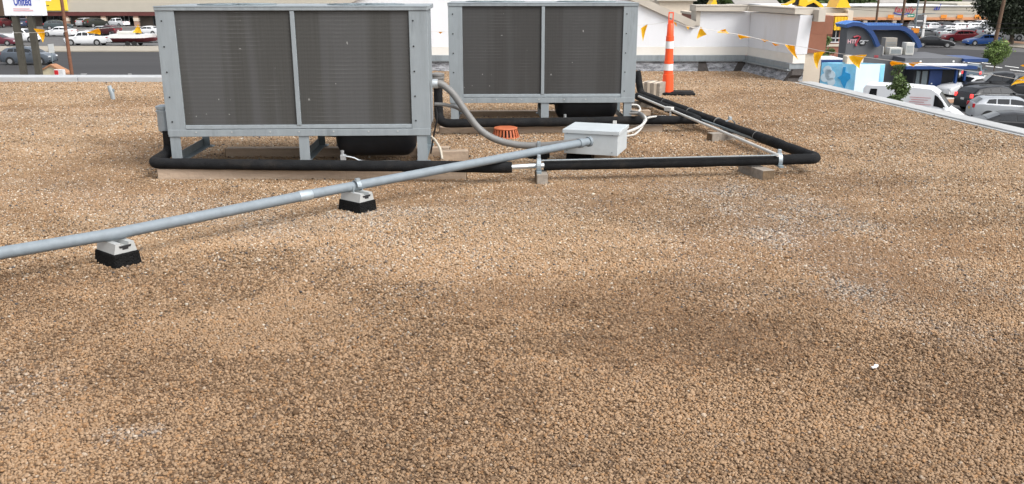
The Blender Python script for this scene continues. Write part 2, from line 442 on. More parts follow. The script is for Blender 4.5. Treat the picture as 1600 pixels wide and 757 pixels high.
def gravel():
    # real pebbles: points scattered over the roof, one small stone instanced on each
    xs, ys = [], []
    ss = []
    def scatter(x0, x1, y0, y1, sp):
        # packed layer: a jittered hexagonal lattice, plus a loose second layer
        gx, gy = np.meshgrid(np.arange(x0, x1, sp), np.arange(y0, y1, sp * .88))
        gx = gx + (np.arange(gx.shape[0]) % 2)[:, None] * sp * .5
        gx = gx.ravel() + RNG.normal(0, .20 * sp, gx.size); gy = gy.ravel() + RNG.normal(0, .20 * sp, gy.size)
        m = int(len(gx) * .16)
        xs.append(np.concatenate([gx, RNG.uniform(x0, x1, m)])); ys.append(np.concatenate([gy, RNG.uniform(y0, y1, m)]))
        ss.append(np.concatenate([np.full(len(gx), sp), np.full(m, -sp)]))
    scatter(-3.7, 3.7, 2.0, 4.75, .0122)
    scatter(-5.6, 5.6, 4.75, 8.3, .0134)
    scatter(-9.4, 6.3, 8.3, 17.2, .0172)
    x = np.concatenate(xs); y = np.concatenate(ys); spc = np.concatenate(ss)
    keep = (x < edge_x(y) - .02 + RNG.normal(0, .03, len(x))) & ((y < 12.72 * K) | ((x > -4.2) & (y < 14.33 * K)))
    side = np.abs(x) < 0.68 * y + 1.0
    x = x[keep & side]; y = y[keep & side]; spc = spc[keep & side]
    n = len(x)
    # dusty (brown, half buried) zones against washed (pale, grey-speckled) ones, stretched along the roof
    u = x * .86 + y * .5; v = -x * .5 + y * .86
    dirt = fbm(x * .55 + 3, y * .75 + 9, 3, 5)
    dirt2 = fbm(x * 2.6, y * 2.6, 21, 4)
    wash = fbm(u * .9 + 40, v * .42 + 7, 44, 5)
    # the pale washed trail that runs up the right of the roof, and a few broad ones
    def trail(p, q, w):
        px, py = p; qx, qy = q; dx, dy = qx - px, qy - py; ll = dx * dx + dy * dy
        tt = np.clip(((x - px) * dx + (y - py) * dy) / ll, 0, 1)
        d = np.hypot(x - px - tt * dx, y - py - tt * dy) + (wob - .5) * min(.9, 1.7 * w)
        return .8 * (1 - sstep(w * .35, w * 1.7, d))
    wob = fbm(x * 2.3, y * 2.3, 77, 4)
    def ptrail(p, q, w): 
        p = at(*p); q = at(*q); return trail((p.x, p.y), (q.x, q.y), w)
    tr = .9 * ptrail((1120, 298), (1225, 362), .30) + .95 * ptrail((1225, 362), (1340, 448), .24) + .6 * ptrail((1340, 448), (1440, 505), .22)
    tr = tr + .8 * ptrail((1250, 312), (1345, 352), .2) + .55 * ptrail((1350, 372), (1500, 440), .28) + .45 * ptrail((1080, 335), (1130, 440), .3) + .5 * ptrail((1500, 520), (1590, 560), .2)
    tr = tr + .6 * ptrail((60, 290), (420, 350), .35) + .5 * ptrail((560, 335), (900, 318), .25) + .45 * ptrail((20, 180), (200, 182), .5)
    tr = tr + 1.2 * ptrail((168, 684), (240, 674), .06) + .5 * ptrail((0, 600), (60, 612), .2)
    washf = np.clip(sstep(.55, .72, wash) * .30 * sstep(3.1, 5.0, y) + .70 * tr, 0, .9) * (.45 + .75 * sstep(.35, .62, fbm(x * 5.1, y * 5.1, 61, 3)))
    dark = sstep(.50, .64, dirt) * (.45 + .55 * sstep(.35, .65, dirt2)) * (1 - .7 * np.clip(washf, 0, 1))
    brownr = ptrail((1262, 362), (1340, 402), .2) + ptrail((1340, 402), (1440, 452), .26) + .6 * ptrail((1480, 350), (1600, 400), .4)
    dark = np.clip(dark + .7 * brownr, 0, 1)
    rnd = RNG.random(n); rnd2 = RNG.random(n)
    tan_ = np.array([.345, .232, .134]); pale = np.array([.485, .355, .235]); brown = np.array([.255, .150, .076]); grey = np.array([.30, .285, .27]); white = np.array([.54, .475, .385]); blk = np.array([.055, .052, .052]); amber = np.array([.36, .215, .105])
    colr = tan_[None] * (1 - rnd2[:, None]) + pale[None] * rnd2[:, None]
    am = rnd < .18; colr[am] = amber * (0.8 + .5 * rnd2[am, None])
    sel = rnd > .985; colr[sel] = white
    sel = (rnd > .93) & (rnd < .940); colr[sel] = blk * (1 + 2 * rnd2[sel, None])
    # washed ground: grey, white and dark stones
    k = RNG.random(n); wz = washf * .62
    wz = wz * .8; g = k < wz * .26; colr[g] = grey * (.55 + .9 * rnd2[g, None])
    g = (k > wz * .26) & (k < wz * .50); colr[g] = blk * (1 + 2.5 * rnd2[g, None])
    g = (k > wz * .50) & (k < wz * 1.0); colr[g] = white * (.75 + .35 * rnd2[g, None])
    gb = np.clip(tr * .28, 0, .35)[:, None]; colr = colr * (1 - gb) + (colr.mean(1, keepdims=True) * np.array([1.08, 1.0, .90])) * gb
    # dust coats stones in the dirty zones
    dust = np.where(RNG.random(n) < dark * .72, .55 + .4 * RNG.random(n), .18 * dark)[:, None]
    film = np.clip(.30 * (1 - washf) + .12 * RNG.random(n), 0, .5)[:, None]; colr = colr * (1 - film) + np.array([.318, .212, .122]) * film
    colr = colr * (1 - dust) + (brown * (.75 + .5 * rnd2[:, None])) * dust
    zone = sstep(.42, .68, fbm(x * .9 + 5, y * 1.25 + 2, 91, 5)) + 1.0 * np.exp(-(((x + .35) / .7) ** 2 + ((y - 2.75 * K) / .9) ** 2)) + .9 * np.exp(-(((x - 1.55) / .9) ** 2 + ((y - 3.1 * K) / .6) ** 2)) + .5 * np.exp(-(((x - .9) / .6) ** 2 + ((y - 3.6 * K) / .6) ** 2))
    zone = np.clip(zone * (.55 + .9 * sstep(.3, .7, fbm(x * 4.2, y * 4.2, 17, 3))), 0, 1) * (1 - .6 * np.clip(washf, 0, 1))
    zone = zone * (1 - .55 * sstep(4.5, 7.7, y)); dk = RNG.random(n) < zone * .40
    colr[dk] = colr[dk] * (.42 + .25 * rnd2[dk, None]) * np.array([1.0, .93, .86])
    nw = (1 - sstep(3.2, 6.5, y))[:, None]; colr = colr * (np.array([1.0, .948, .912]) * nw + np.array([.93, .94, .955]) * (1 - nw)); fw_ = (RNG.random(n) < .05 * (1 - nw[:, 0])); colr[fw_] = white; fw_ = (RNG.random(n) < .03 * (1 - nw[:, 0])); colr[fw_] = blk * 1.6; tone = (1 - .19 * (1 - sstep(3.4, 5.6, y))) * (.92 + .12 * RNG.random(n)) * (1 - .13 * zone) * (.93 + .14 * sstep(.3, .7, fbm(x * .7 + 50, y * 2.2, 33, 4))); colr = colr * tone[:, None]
    col4 = np.ones((n, 4), np.float32); col4[:, :3] = np.clip(colr, 0, 1)
    far = sstep(6.5, 12, y)
    size = .455 * np.abs(spc) * np.exp(RNG.normal(0, .20, n)) * (1 - .16 * dark)
    big = RNG.random(n) < .006; size[big] *= 1.35
    top = spc < 0
    z = size * (.28 - .40 * dark + RNG.normal(0, .16, n)) + top * size * .75
    # in the dirty zones some stones have sunk into the grit
    sunk = (RNG.random(n) < zone * .16) & ~big; z[sunk] -= size[sunk] * 1.6
    co_far = far
    me = bpy.data.meshes.new('gravel'); me.vertices.add(n)
    co = np.stack([x, y, z], 1).astype(np.float32); me.vertices.foreach_set('co', co.ravel())
    at_ = me.attributes.new('pebble_colour', 'FLOAT_COLOR', 'POINT'); at_.data.foreach_set('color', col4.ravel())
    at_ = me.attributes.new('pebble_size', 'FLOAT', 'POINT'); at_.data.foreach_set('value', size.astype(np.float32))
    rot = np.stack([RNG.normal(0, .35, n), RNG.normal(0, .35, n), RNG.uniform(0, 6.283, n)], 1).astype(np.float32)
    at_ = me.attributes.new('pebble_turn', 'FLOAT_VECTOR', 'POINT'); at_.data.foreach_set('vector', rot.ravel())
    me.update()
    o = bpy.data.objects.new('gravel', me); COL.objects.link(o)
    tag(o, 'loose tan and brown pea gravel spread over the flat roof', 'gravel', kind='stuff')
    m = bpy.data.materials.new('pebble'); m.use_nodes = True
    t = m.node_tree; b = t.nodes['Principled BSDF']; b.inputs['Roughness'].default_value = .8; b.inputs['Specular IOR Level'].default_value = .3
    an = t.nodes.new('ShaderNodeAttribute'); an.attribute_type = 'INSTANCER'; an.attribute_name = 'pebble_colour'
    tcn = t.nodes.new('ShaderNodeTexCoord'); nz = t.nodes.new('ShaderNodeTexNoise'); nz.inputs['Scale'].default_value = 1.6
    t.links.new(tcn.outputs['Object'], nz.inputs['Vector'])
    rr = t.nodes.new('ShaderNodeValToRGB'); rr.color_ramp.elements[0].color = (.78, .76, .74, 1); rr.color_ramp.elements[1].color = (1.12, 1.12, 1.12, 1)
    t.links.new(nz.outputs['Fac'], rr.inputs[0])
    mx = t.nodes.new('ShaderNodeMix'); mx.data_type = 'RGBA'; mx.blend_type = 'MULTIPLY'; mx.inputs['Factor'].default_value = 1
    t.links.new(an.outputs['Color'], mx.inputs['A']); t.links.new(rr.outputs[0], mx.inputs['B']); t.links.new(mx.outputs['Result'], b.inputs['Base Color'])
    me.materials.append(m)
    ng = bpy.data.node_groups.new('gravel_scatter', 'GeometryNodeTree')
    ng.interface.new_socket('Geometry', in_out='INPUT', socket_type='NodeSocketGeometry')
    ng.interface.new_socket('Geometry', in_out='OUTPUT', socket_type='NodeSocketGeometry')
    N = ng.nodes; L = ng.links
    gi = N.new('NodeGroupInput'); go = N.new('NodeGroupOutput')
    iop = N.new('GeometryNodeInstanceOnPoints')
    m2p = N.new('GeometryNodeMeshToPoints'); L.new(gi.outputs[0], m2p.inputs['Mesh'])
    L.new(m2p.outputs[0], iop.inputs['Points'])
    gti = N.new('GeometryNodeGeometryToInstance')
    dims = [(1.2, .95, .75), (1.05, .92, .66), (1.25, .92, .72), (1.1, 1.0, .8), (1.35, .88, .64), (1.12, 1.08, .7)]
    for k, dm in enumerate(dims):
        ico = N.new('GeometryNodeMeshIcoSphere'); ico.inputs['Subdivisions'].default_value = 2; ico.inputs['Radius'].default_value = 1.0
        sp = N.new('GeometryNodeSetPosition'); L.new(ico.outputs[0], sp.inputs['Geometry'])
        pos = N.new('GeometryNodeInputPosition')
        no = N.new('ShaderNodeTexNoise'); no.noise_dimensions = '4D'; no.inputs['W'].default_value = k * 7.3; no.inputs['Scale'].default_value = .9; no.inputs['Detail'].default_value = 1
        L.new(pos.outputs[0], no.inputs['Vector'])
        mr = N.new('ShaderNodeMapRange'); mr.inputs['From Min'].default_value = .25; mr.inputs['From Max'].default_value = .75; mr.inputs['To Min'].default_value = .68; mr.inputs['To Max'].default_value = 1.25
        L.new(no.outputs['Fac'], mr.inputs['Value'])
        vm = N.new('ShaderNodeVectorMath'); vm.operation = 'SCALE'; L.new(pos.outputs[0], vm.inputs[0]); L.new(mr.outputs[0], vm.inputs['Scale'])
        v2 = N.new('ShaderNodeVectorMath'); v2.operation = 'MULTIPLY'; L.new(vm.outputs[0], v2.inputs[0]); v2.inputs[1].default_value = dm
        L.new(v2.outputs[0], sp.inputs['Position'])
        ss = N.new('GeometryNodeSetShadeSmooth'); L.new(sp.outputs[0], ss.inputs['Geometry'])
        sm = N.new('GeometryNodeSetMaterial'); sm.inputs['Material'].default_value = m; L.new(ss.outputs[0], sm.inputs['Geometry'])
        L.new(sm.outputs[0], gti.inputs[0])
    L.new(gti.outputs[0], iop.inputs['Instance']); iop.inputs['Pick Instance'].default_value = True
    def attr(nm, ty):
        a = N.new('GeometryNodeInputNamedAttribute'); a.data_type = ty; a.inputs['Name'].default_value = nm
        return a.outputs[0]
    L.new(attr('pebble_size', 'FLOAT'), iop.inputs['Scale'])
    er = N.new('FunctionNodeEulerToRotation'); L.new(attr('pebble_turn', 'FLOAT_VECTOR'), er.inputs[0]); L.new(er.outputs[0], iop.inputs['Rotation'])
    ri = N.new('FunctionNodeRandomValue'); ri.data_type = 'INT'
    for s in ri.inputs:
        if s.type == 'INT' and s.name == 'Min': s.default_value = 0
        if s.type == 'INT' and s.name == 'Max': s.default_value = len(dims) - 1
    L.new([s for s in ri.outputs if s.type == 'INT'][0], iop.inputs['Instance Index'])
    L.new(iop.outputs[0], go.inputs[0])
    md = o.modifiers.new('gravel_scatter', 'NODES'); md.node_group = ng
gravel()

# ------------------------------------------------------------------ roof edges and parapet walls
def parapet_edges():
    # low pale coping along the street side (left) and along the right edge
    t = thing('roof_coping', 'low pale metal coping along the far left street edge of the roof', 'roof coping', (-15, 12.95 * K, 0))
    k = MB()
    for i in range(7): k.bb(-11 + 3.1 * i + .004, -11 + 3.1 * (i + 1) - .004, -.20, .16, -.35, .085, .012)
    k.build('coping_cap', M['coping'], t)
    t = thing('roof_coping', 'low pale coping that runs down the right edge of the gravel roof', 'roof coping', (edge_x(12.56 * K), 12.56 * K, 0), math.atan2(-1, .176 / K))
    L_ = 27.0; k = MB()
    n = 9
    for i in range(n): k.bb(L_ * i / n + .004, L_ * (i + 1) / n - .004, .02, .27, -.4, .034, .008)
    k.build('coping_cap', M['coping_grey'], t)
    s = MB(); s.bb(-.1, L_, -.03, .016, -.05, .016, .006); s.build('gravel_stop', M['coping_grey'], t)
parapet_edges()

WA = Vector((4.5, 14.47 * K, 0)); WB = Vector((4.80, 12.85 * K, 0))
def back_wall():
    t = thing('parapet_wall', 'white stucco parapet wall with sloping beige top behind the air conditioning units', 'wall', (0, 14.45 * K, 0))
    y0, y1 = 0.0, .25
    # stepped/gabled outline: top edge in local x,z
    xe = aty(1088, 30, 14.42 * K).x
    sl = Vector((xe, 0, aty(1088, 37, 14.45 * K).z)); s2 = aty(1005, 0, 14.45 * K)
    m_ = (s2.z - sl.z) / (s2.x - sl.x)
    xr, zr = sl.x, sl.z; pk = zr + 1.15
    xp = xr - 1.15 / -m_
    xl = -4.15; xlp = xl - 1.15 / m_
    top = [(xr, zr), (xp, pk), (xlp, pk), (xl, zr)]
    w = MB()
    w.poly([(4.5, y0, .455), (4.5, y0, 1.10), (xr + .06, y0, 1.10), (xr + .06, y0, zr), (xr, y0, zr), (xp, y0, pk), (xlp, y0, pk), (xl, y0, zr), (xl - .2, y0, zr), (xl - .2, y0, .455)], (0, y1, 0))
    w.build('wall_panel', M['stucco'], t)
    w = MB(); w.bb(xl - .2, 4.5, -.015, y1, .30, .452); w.build('cream_band', M['stuccocream'], t)
    c = MB()
    for (a, b) in ((top[0], top[1]), (top[1], top[2]), (top[2], top[3])):
        d = Vector((b[0] - a[0], 0, b[1] - a[1])).normalized(); nn = Vector((-d.z, 0, d.x))
        if nn.z < 0: nn = -nn
        A = Vector((a[0], -.07, a[1])); B = Vector((b[0], -.07, b[1]))
        c.poly([A - nn * .10, B - nn * .10, B + nn * .03, A + nn * .03], (0, .40, 0))
    c.build('coping', M['beige'], t)
    c = MB()
    c.bb(xe - .03, 4.42, -.09, .50, 1.115, 1.20); c.bb(xe - .03, 4.42, -.10, .51, 1.203, 1.222); c.build('coping', M['beige'], t)
    c = MB(); c.bb(xe, xe + .075, -.035, .48, zr - .04, 1.113); c.build('end_trim', M['beige'], t)
    f = MB()
    f.bb(xl - .2, 4.46, -.05, y1 - .01, .205, .297, .006); f.bb(xl - .2, 4.45, -.075, y1 - .02, .185, .204)
    f.build('counter_flashing', M['galv'], t)
    g = MB(); g.poly([(xl - .2, -.10, -.01), (xl - .2, -.03, .184), (xl - .2, .2, .184), (xl - .2, .2, -.01)], (4.5 - xl + .2 - .02, 0, 0))
    g.build('base_flashing', M['granule'], t)
    p = MB(); xa = aty(1095, 105, 14.38 * K).x
    p.poly([(xa - .06, -.106, -.01), (xa + .16, -.106, -.01), (xa + .10, -.034, .18), (xa - .04, -.034, .18)], (0, .02, 0))
    xa = aty(1158, 105, 14.38 * K).x
    p.poly([(xa - .16, -.108, -.01), (xa + .1, -.108, -.01), (xa + .08, -.036, .18), (xa - .05, -.036, .18)], (0, .02, 0))
    build_each(p, 'tar_patch', M['tar'], t)
    # return wall towards the viewer
    d = (WB - WA); L_ = d.length
    r = thing('parapet_wall', 'shorter white parapet wall with ragged cut end running towards the viewer at right', 'wall', WA, math.atan2(d.y, d.x))
    w = MB(); w.poly([(0, 0, .455), (L_, 0, .455), (L_ + .03, 0, .7), (L_ + .09, 0, 1.10), (0, 0, 1.10)], (0, .22, 0)); w.build('wall_panel', M['stucco'], r)
    w = MB(); w.bb(.02, L_ - .005, -.02, .2, .30, .452); w.build('cream_band', M['stuccocream'], r)
    c = MB(); c.bb(.1, L_ + .06, -.09, .34, 1.116, 1.199); c.bb(.1, L_ + .06, -.10, .36, 1.204, 1.221); c.build('coping', M['beige'], r)
    c = MB(); c.bb(L_ - .03, L_ + .25, .24, .36, 1.0, 1.19); c.build('coping_end', M['beige'], r)
    f = MB(); f.bb(.04, L_ - .02, -.07, .2, .205, .297, .006); f.bb(.04, L_ - .03, -.10, .2, .175, .204); f.build('counter_flashing', M['galv'], r)
    g = MB(); g.poly([(.03, -.16, -.01), (.03, -.04, .173), (.03, .2, .173), (.03, .2, -.01)], (L_ - .06, 0, 0)); g.build('base_flashing', M['granule'], r)
    e = MB(); e.poly([(L_ - .03, -.17, -.01), (L_ + .05, -.12, .0), (L_ + .02, -.09, .06), (L_ + .06, -.06, .11), (L_ + .03, -.02, .2), (L_ - .03, -.02, .2)], (0, .2, 0)); e.build('torn_edge', M['tar'], r)
    # facade pier beyond the end of the wall
    q = aty(1267, 120, 12.98 * K)
    p = thing('facade_pier', 'cream and brown stucco pier at the end of the white parapet', 'pier', (q.x + .02, 13.02 * K, 0), R(-8))
    w = MB(); w.bb(-.19, .14, 0, .5, GZ, .46); w.build('lower_shaft', M['tan'], p)
    w = MB(); w.bb(-.17, .19, -.03, .52, .462, .78); w.bb(-.15, .28, -.02, .55, .782, 1.08); w.build('upper_shaft', M['brown'], p)
back_wall()

# ------------------------------------------------------------------ condensing units
def condenser(label, loc, rz, W, mcoil, tank_x, tank_r, tank_l):
    t = thing('condensing_unit', label, 'air conditioner', loc, rz)
    D, zb, zt = .95, .255, 1.335
    h = W / 2
    # sheet-metal body panels
    b = MB(); b.bb(-h + .02, -h + .05, .03, D - .03, zb + .02, zt - .03); b.bb(h - .05, h - .02, .03, D - .03, zb + .02, zt - .03)
    b.bb(-h + .05, h - .05, D - .05, D - .02, zb + .02, zt - .03); build_each(b, 'side_panel', M['galv'], t)
    # ribbed edge of the right side
    b = MB()
    for i in range(30): b.bb(h - .018, h - .004, .05, .10, zb + .05 + i * .034, zb + .072 + i * .034, .004)
    b.build('louvre_strip', M['galv_light'], t)
    c = MB(); c.bb(-h - .004, h + .004, -.012, D + .01, zt - .037, zt, .004)
    top = c.build('top_panel', M['galv'], t)
    lip = MB(); lip.bb(-h - .005, h + .005, -.016, -.0125, zt - .006, zt + .002); lip.build('top_lip', M['galv_light'], t)
    for sx in (-.5, .5):
        f = MB(); f.lathe([(.34, zt + .001), (.34, zt + .008), (.33, zt + .008), (.33, zt + .001)], (sx * h, D / 2, 0), 40); fg = f.build('fan_ring', M['galv_dark'], t)
        g = MB()
        for q in range(8): g.tube([(sx * h + .33 * math.cos(q * math.pi / 8), D / 2 + .33 * math.sin(q * math.pi / 8), zt + .007), (sx * h - .33 * math.cos(q * math.pi / 8), D / 2 - .33 * math.sin(q * math.pi / 8), zt + .007)], .003, 6)
        g.build('fan_guard', M['galv_dark'], fg)
    # corner posts, mullion, rails
    pw = .155
    for s in (-1, 1):
        p = MB(); x0, x1 = (-h, -h + pw) if s < 0 else (h - pw * 1.02, h)
        p.bb(x0, x1, -.004, .03, zb + .006, zt - .038, .003); po = p.build('corner_post', M['galv'], t)
        sc = MB()
        for i in range(5):
            sc.lathe([(.0075, -.009), (.006, -.004)], ((x0 + .05) if s < 0 else (x0 + .035), 0, zb + .12 + i * .21), 8, 'Y')
        build_each(sc, 'screw', M['black'], po)
    mu = MB(); mu.bb(-.018, .018, -.008, .03, zb + .085, zt - .04, .003); mu.build('mullion', M['galv'], t)
    ra = MB(); ra.bb(-h + pw + .002, h - pw - .004, .0, .03, zb + .055, zb + .088, .002); ra.build('coil_sill', M['galv_light'], t)
    ra = MB(); ra.bb(-h + .004, h - .004, -.006, .025, zb - .01, zb + .05, .003); ra.bb(-h + .02, h - .02, .03, D - .03, zb, zb + .02)
    rr = ra.build('base_rail', M['galv'], t)
    bo = MB()
    for i in range(7): bo.lathe([(.007, -.013), (.005, -.007)], (-h + .25 + i * (W - .5) / 6 + random.uniform(-.05, .05), 0, zb + .03), 8, 'Y')
    build_each(bo, 'bolt', M['strut'], rr)
    for x0, x1 in ((-h + pw, -.018), (.018, h - pw)):
        c = MB(); c.bb(x0 + .002, x1 - .002, .012, .05, zb + .088, zt - .038); c.build('coil', mcoil, t)
    # legs and base angles
    for x in (-h + .055, 0.03, h - .075):
        for y in (.035, D - .07):
            l = MB(); wd = .088 if y < .1 else .07
            l.bb(x - wd / 2, x + wd / 2, y - .03, y - .024, -.0, zb - .012); l.bb(x - wd / 2, x - wd / 2 + .006, y - .024, y + .05, 0, zb - .012)
            l.bb(x - wd / 2 - .02, x + wd / 2 + .02, y - .026, y + .07, .001, .008)
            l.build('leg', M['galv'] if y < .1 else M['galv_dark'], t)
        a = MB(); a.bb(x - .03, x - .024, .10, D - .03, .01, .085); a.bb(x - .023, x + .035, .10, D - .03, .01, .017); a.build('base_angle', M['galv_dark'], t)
    # receiver tank slung under the unit
    k = MB(); hl = tank_l / 2; r = tank_r
    prof = [(.001, -hl - .07), (r * .5, -hl - .055), (r * .82, -hl - .025), (r * .97, -hl + .02), (r, -hl + .06), (r, hl - .06), (r * .97, hl - .02), (r * .82, hl + .025), (r * .5, hl + .055), (.001, hl + .07)]
    k.lathe(prof, (tank_x, .36, zb - .02 - r * .35), 32, 'X'); tk = k.build('receiver_tank', M['blackmetal'], t)
    k = MB(); k.tube([(tank_x - hl - .05, .30, zb - .06), (tank_x - hl - .16, .28, zb - .05), (tank_x - hl - .4, .27, zb - .02)], .012, 10); k.build('tank_line', M['blackmetal'], tk)
    v = MB(); vx = tank_x - hl * .9
    v.bb(vx - .02, vx + .03, .02, .06, .02, .075, .006); v.lathe([(.016, 0), (.016, .05)], (vx, .035, .06), 10); v.tube(spline([(vx + .03, .03, .06), (vx + .10, .03, .045), (vx + .19, .03, .015), (vx + .5, .04, .01)]), .007, 8)
    v.build('service_valve', M['silver'], t)
    return t
u1a = Vector((-2.965, 6.36 * K)); u1b = Vector((-.71, 6.43 * K))
mid = (u1a + u1b) / 2; W1 = (u1b - u1a).length
condenser('nearer large galvanised condensing unit with two dusty brown coils, at left', (mid.x, mid.y, .09), math.atan2(u1b.y - u1a.y, u1b.x - u1a.x), W1, M['coil1'], .62, .17, .60)
u2a = Vector((-.70, 8.38 * K)); u2b = Vector((1.385, 8.42 * K)); mid2 = (u2a + u2b) / 2
condenser('farther galvanised condensing unit in front of the white parapet', (mid2.x, mid2.y, .07), math.atan2(u2b.y - u2a.y, u2b.x - u2a.x), (u2b - u2a).length, M['coil2'], .53, .17, .60)
# side terminal box and cannister of unit 1
def canister(label, p, r, h, m):
    t = thing('filter_canister', label, 'canister', p)
    k = MB(); k.lathe([(r * .6, 0), (r, .02), (r, h - .05), (r * 1.12, h - .05), (r * 1.12, h - .035), (r, h - .03), (r, h - .02), (r * 1.12, h - .02), (r * 1.12, h), (r * .5, h + .012)], (0, 0, 0), 24)
    k.build('shell', m, t); return t

# ------------------------------------------------------------------ timber sleepers and blocks
def timber(label, a, b, w, h, m=None, z=0.0, bolt=False, group=None):
    a = Vector(a); b = Vector(b); d = b - a; L_ = d.length
    t = thing('timber_block' if L_ < .9 else 'timber_sleeper', label, 'timber', (a.x, a.y, z), math.atan2(d.y, d.x), group)
    k = MB(); k.bb(.004, L_ - .004, 0, w, -.012, h, .006); k.build('beam', m or M['wood'], t)
    e = MB(); e.bb(0, .0035, .004, w - .004, -.01, h - .005); e.bb(L_ - .0035, L_, .004, w - .004, -.01, h - .005); build_each(e, 'end_grain', M['woodend'], t)
    return t
timber('long pale sleeper under the front of the nearer unit', at(246, 281).to_2d(), at(729, 281).to_2d(), .10, .09)
timber('long sleeper under the back of the nearer unit', (-2.75, 7.03 * K), (-.60, 7.06 * K), .10, .09)
timber('short pale timber sticking out from under the nearer unit, behind the rising conduit', at(688, 252).to_2d(), at(733, 251).to_2d(), .10, .09)
timber('long sleeper under the front of the farther unit', at(686, 210).to_2d(), at(1036, 207).to_2d(), .10, .075)
timber('sleeper under the back of the farther unit', (-.72, 9.28 * K), (1.75, 9.34 * K), .10, .075)
def block(label, pl, pr, w, h=.085, m=None):
    return timber(label, pl, pr, w, h, m or M['woodgrey'])
b1 = at(838, 289); block('small timber block under the pipe clamp beside the bare silver pipe', (b1.x, b1.y), (b1.x + .10, b1.y + .004), .22)
b1 = at(1206, 281); block('weathered timber block under the near right corner of the black pipe', (b1.x + .02, b1.y), (b1.x - .10, b1.y + .36), .12, .085)
b1 = at(1112, 222); block('grey timber block under the white conduit half way along the pipe run', (b1.x, b1.y), (b1.x + .40, b1.y + .16), .10, .085)
b1 = at(1000, 169); block('timber under the far end of the black pipes', (b1.x - .1, b1.y), (b1.x + .42, b1.y + .02), .10, .08)
b1 = at(928, 252); block('stubby brown timber under the grey junction box', (b1.x, b1.y), (b1.x + .16, b1.y + .02), .20, .10, M['wood'])

def pavers():
    p = at(1021, 152)
    t = thing('block_stack', 'stack of pale grey boards standing on edge behind the orange traffic cone', 'blocks', (p.x, p.y + .12, 0), R(-28))
    x = -.16
    for i in range(6):
        k = MB(); wd = .05; k.bb(x, x + wd - .004, -.07 + random.uniform(-.006, .006), .26, 0, .205 + random.uniform(-.006, .004), .003); x += wd
        k.build('board', M['woodgrey'] if i % 2 else M['tan'], t)
pavers()

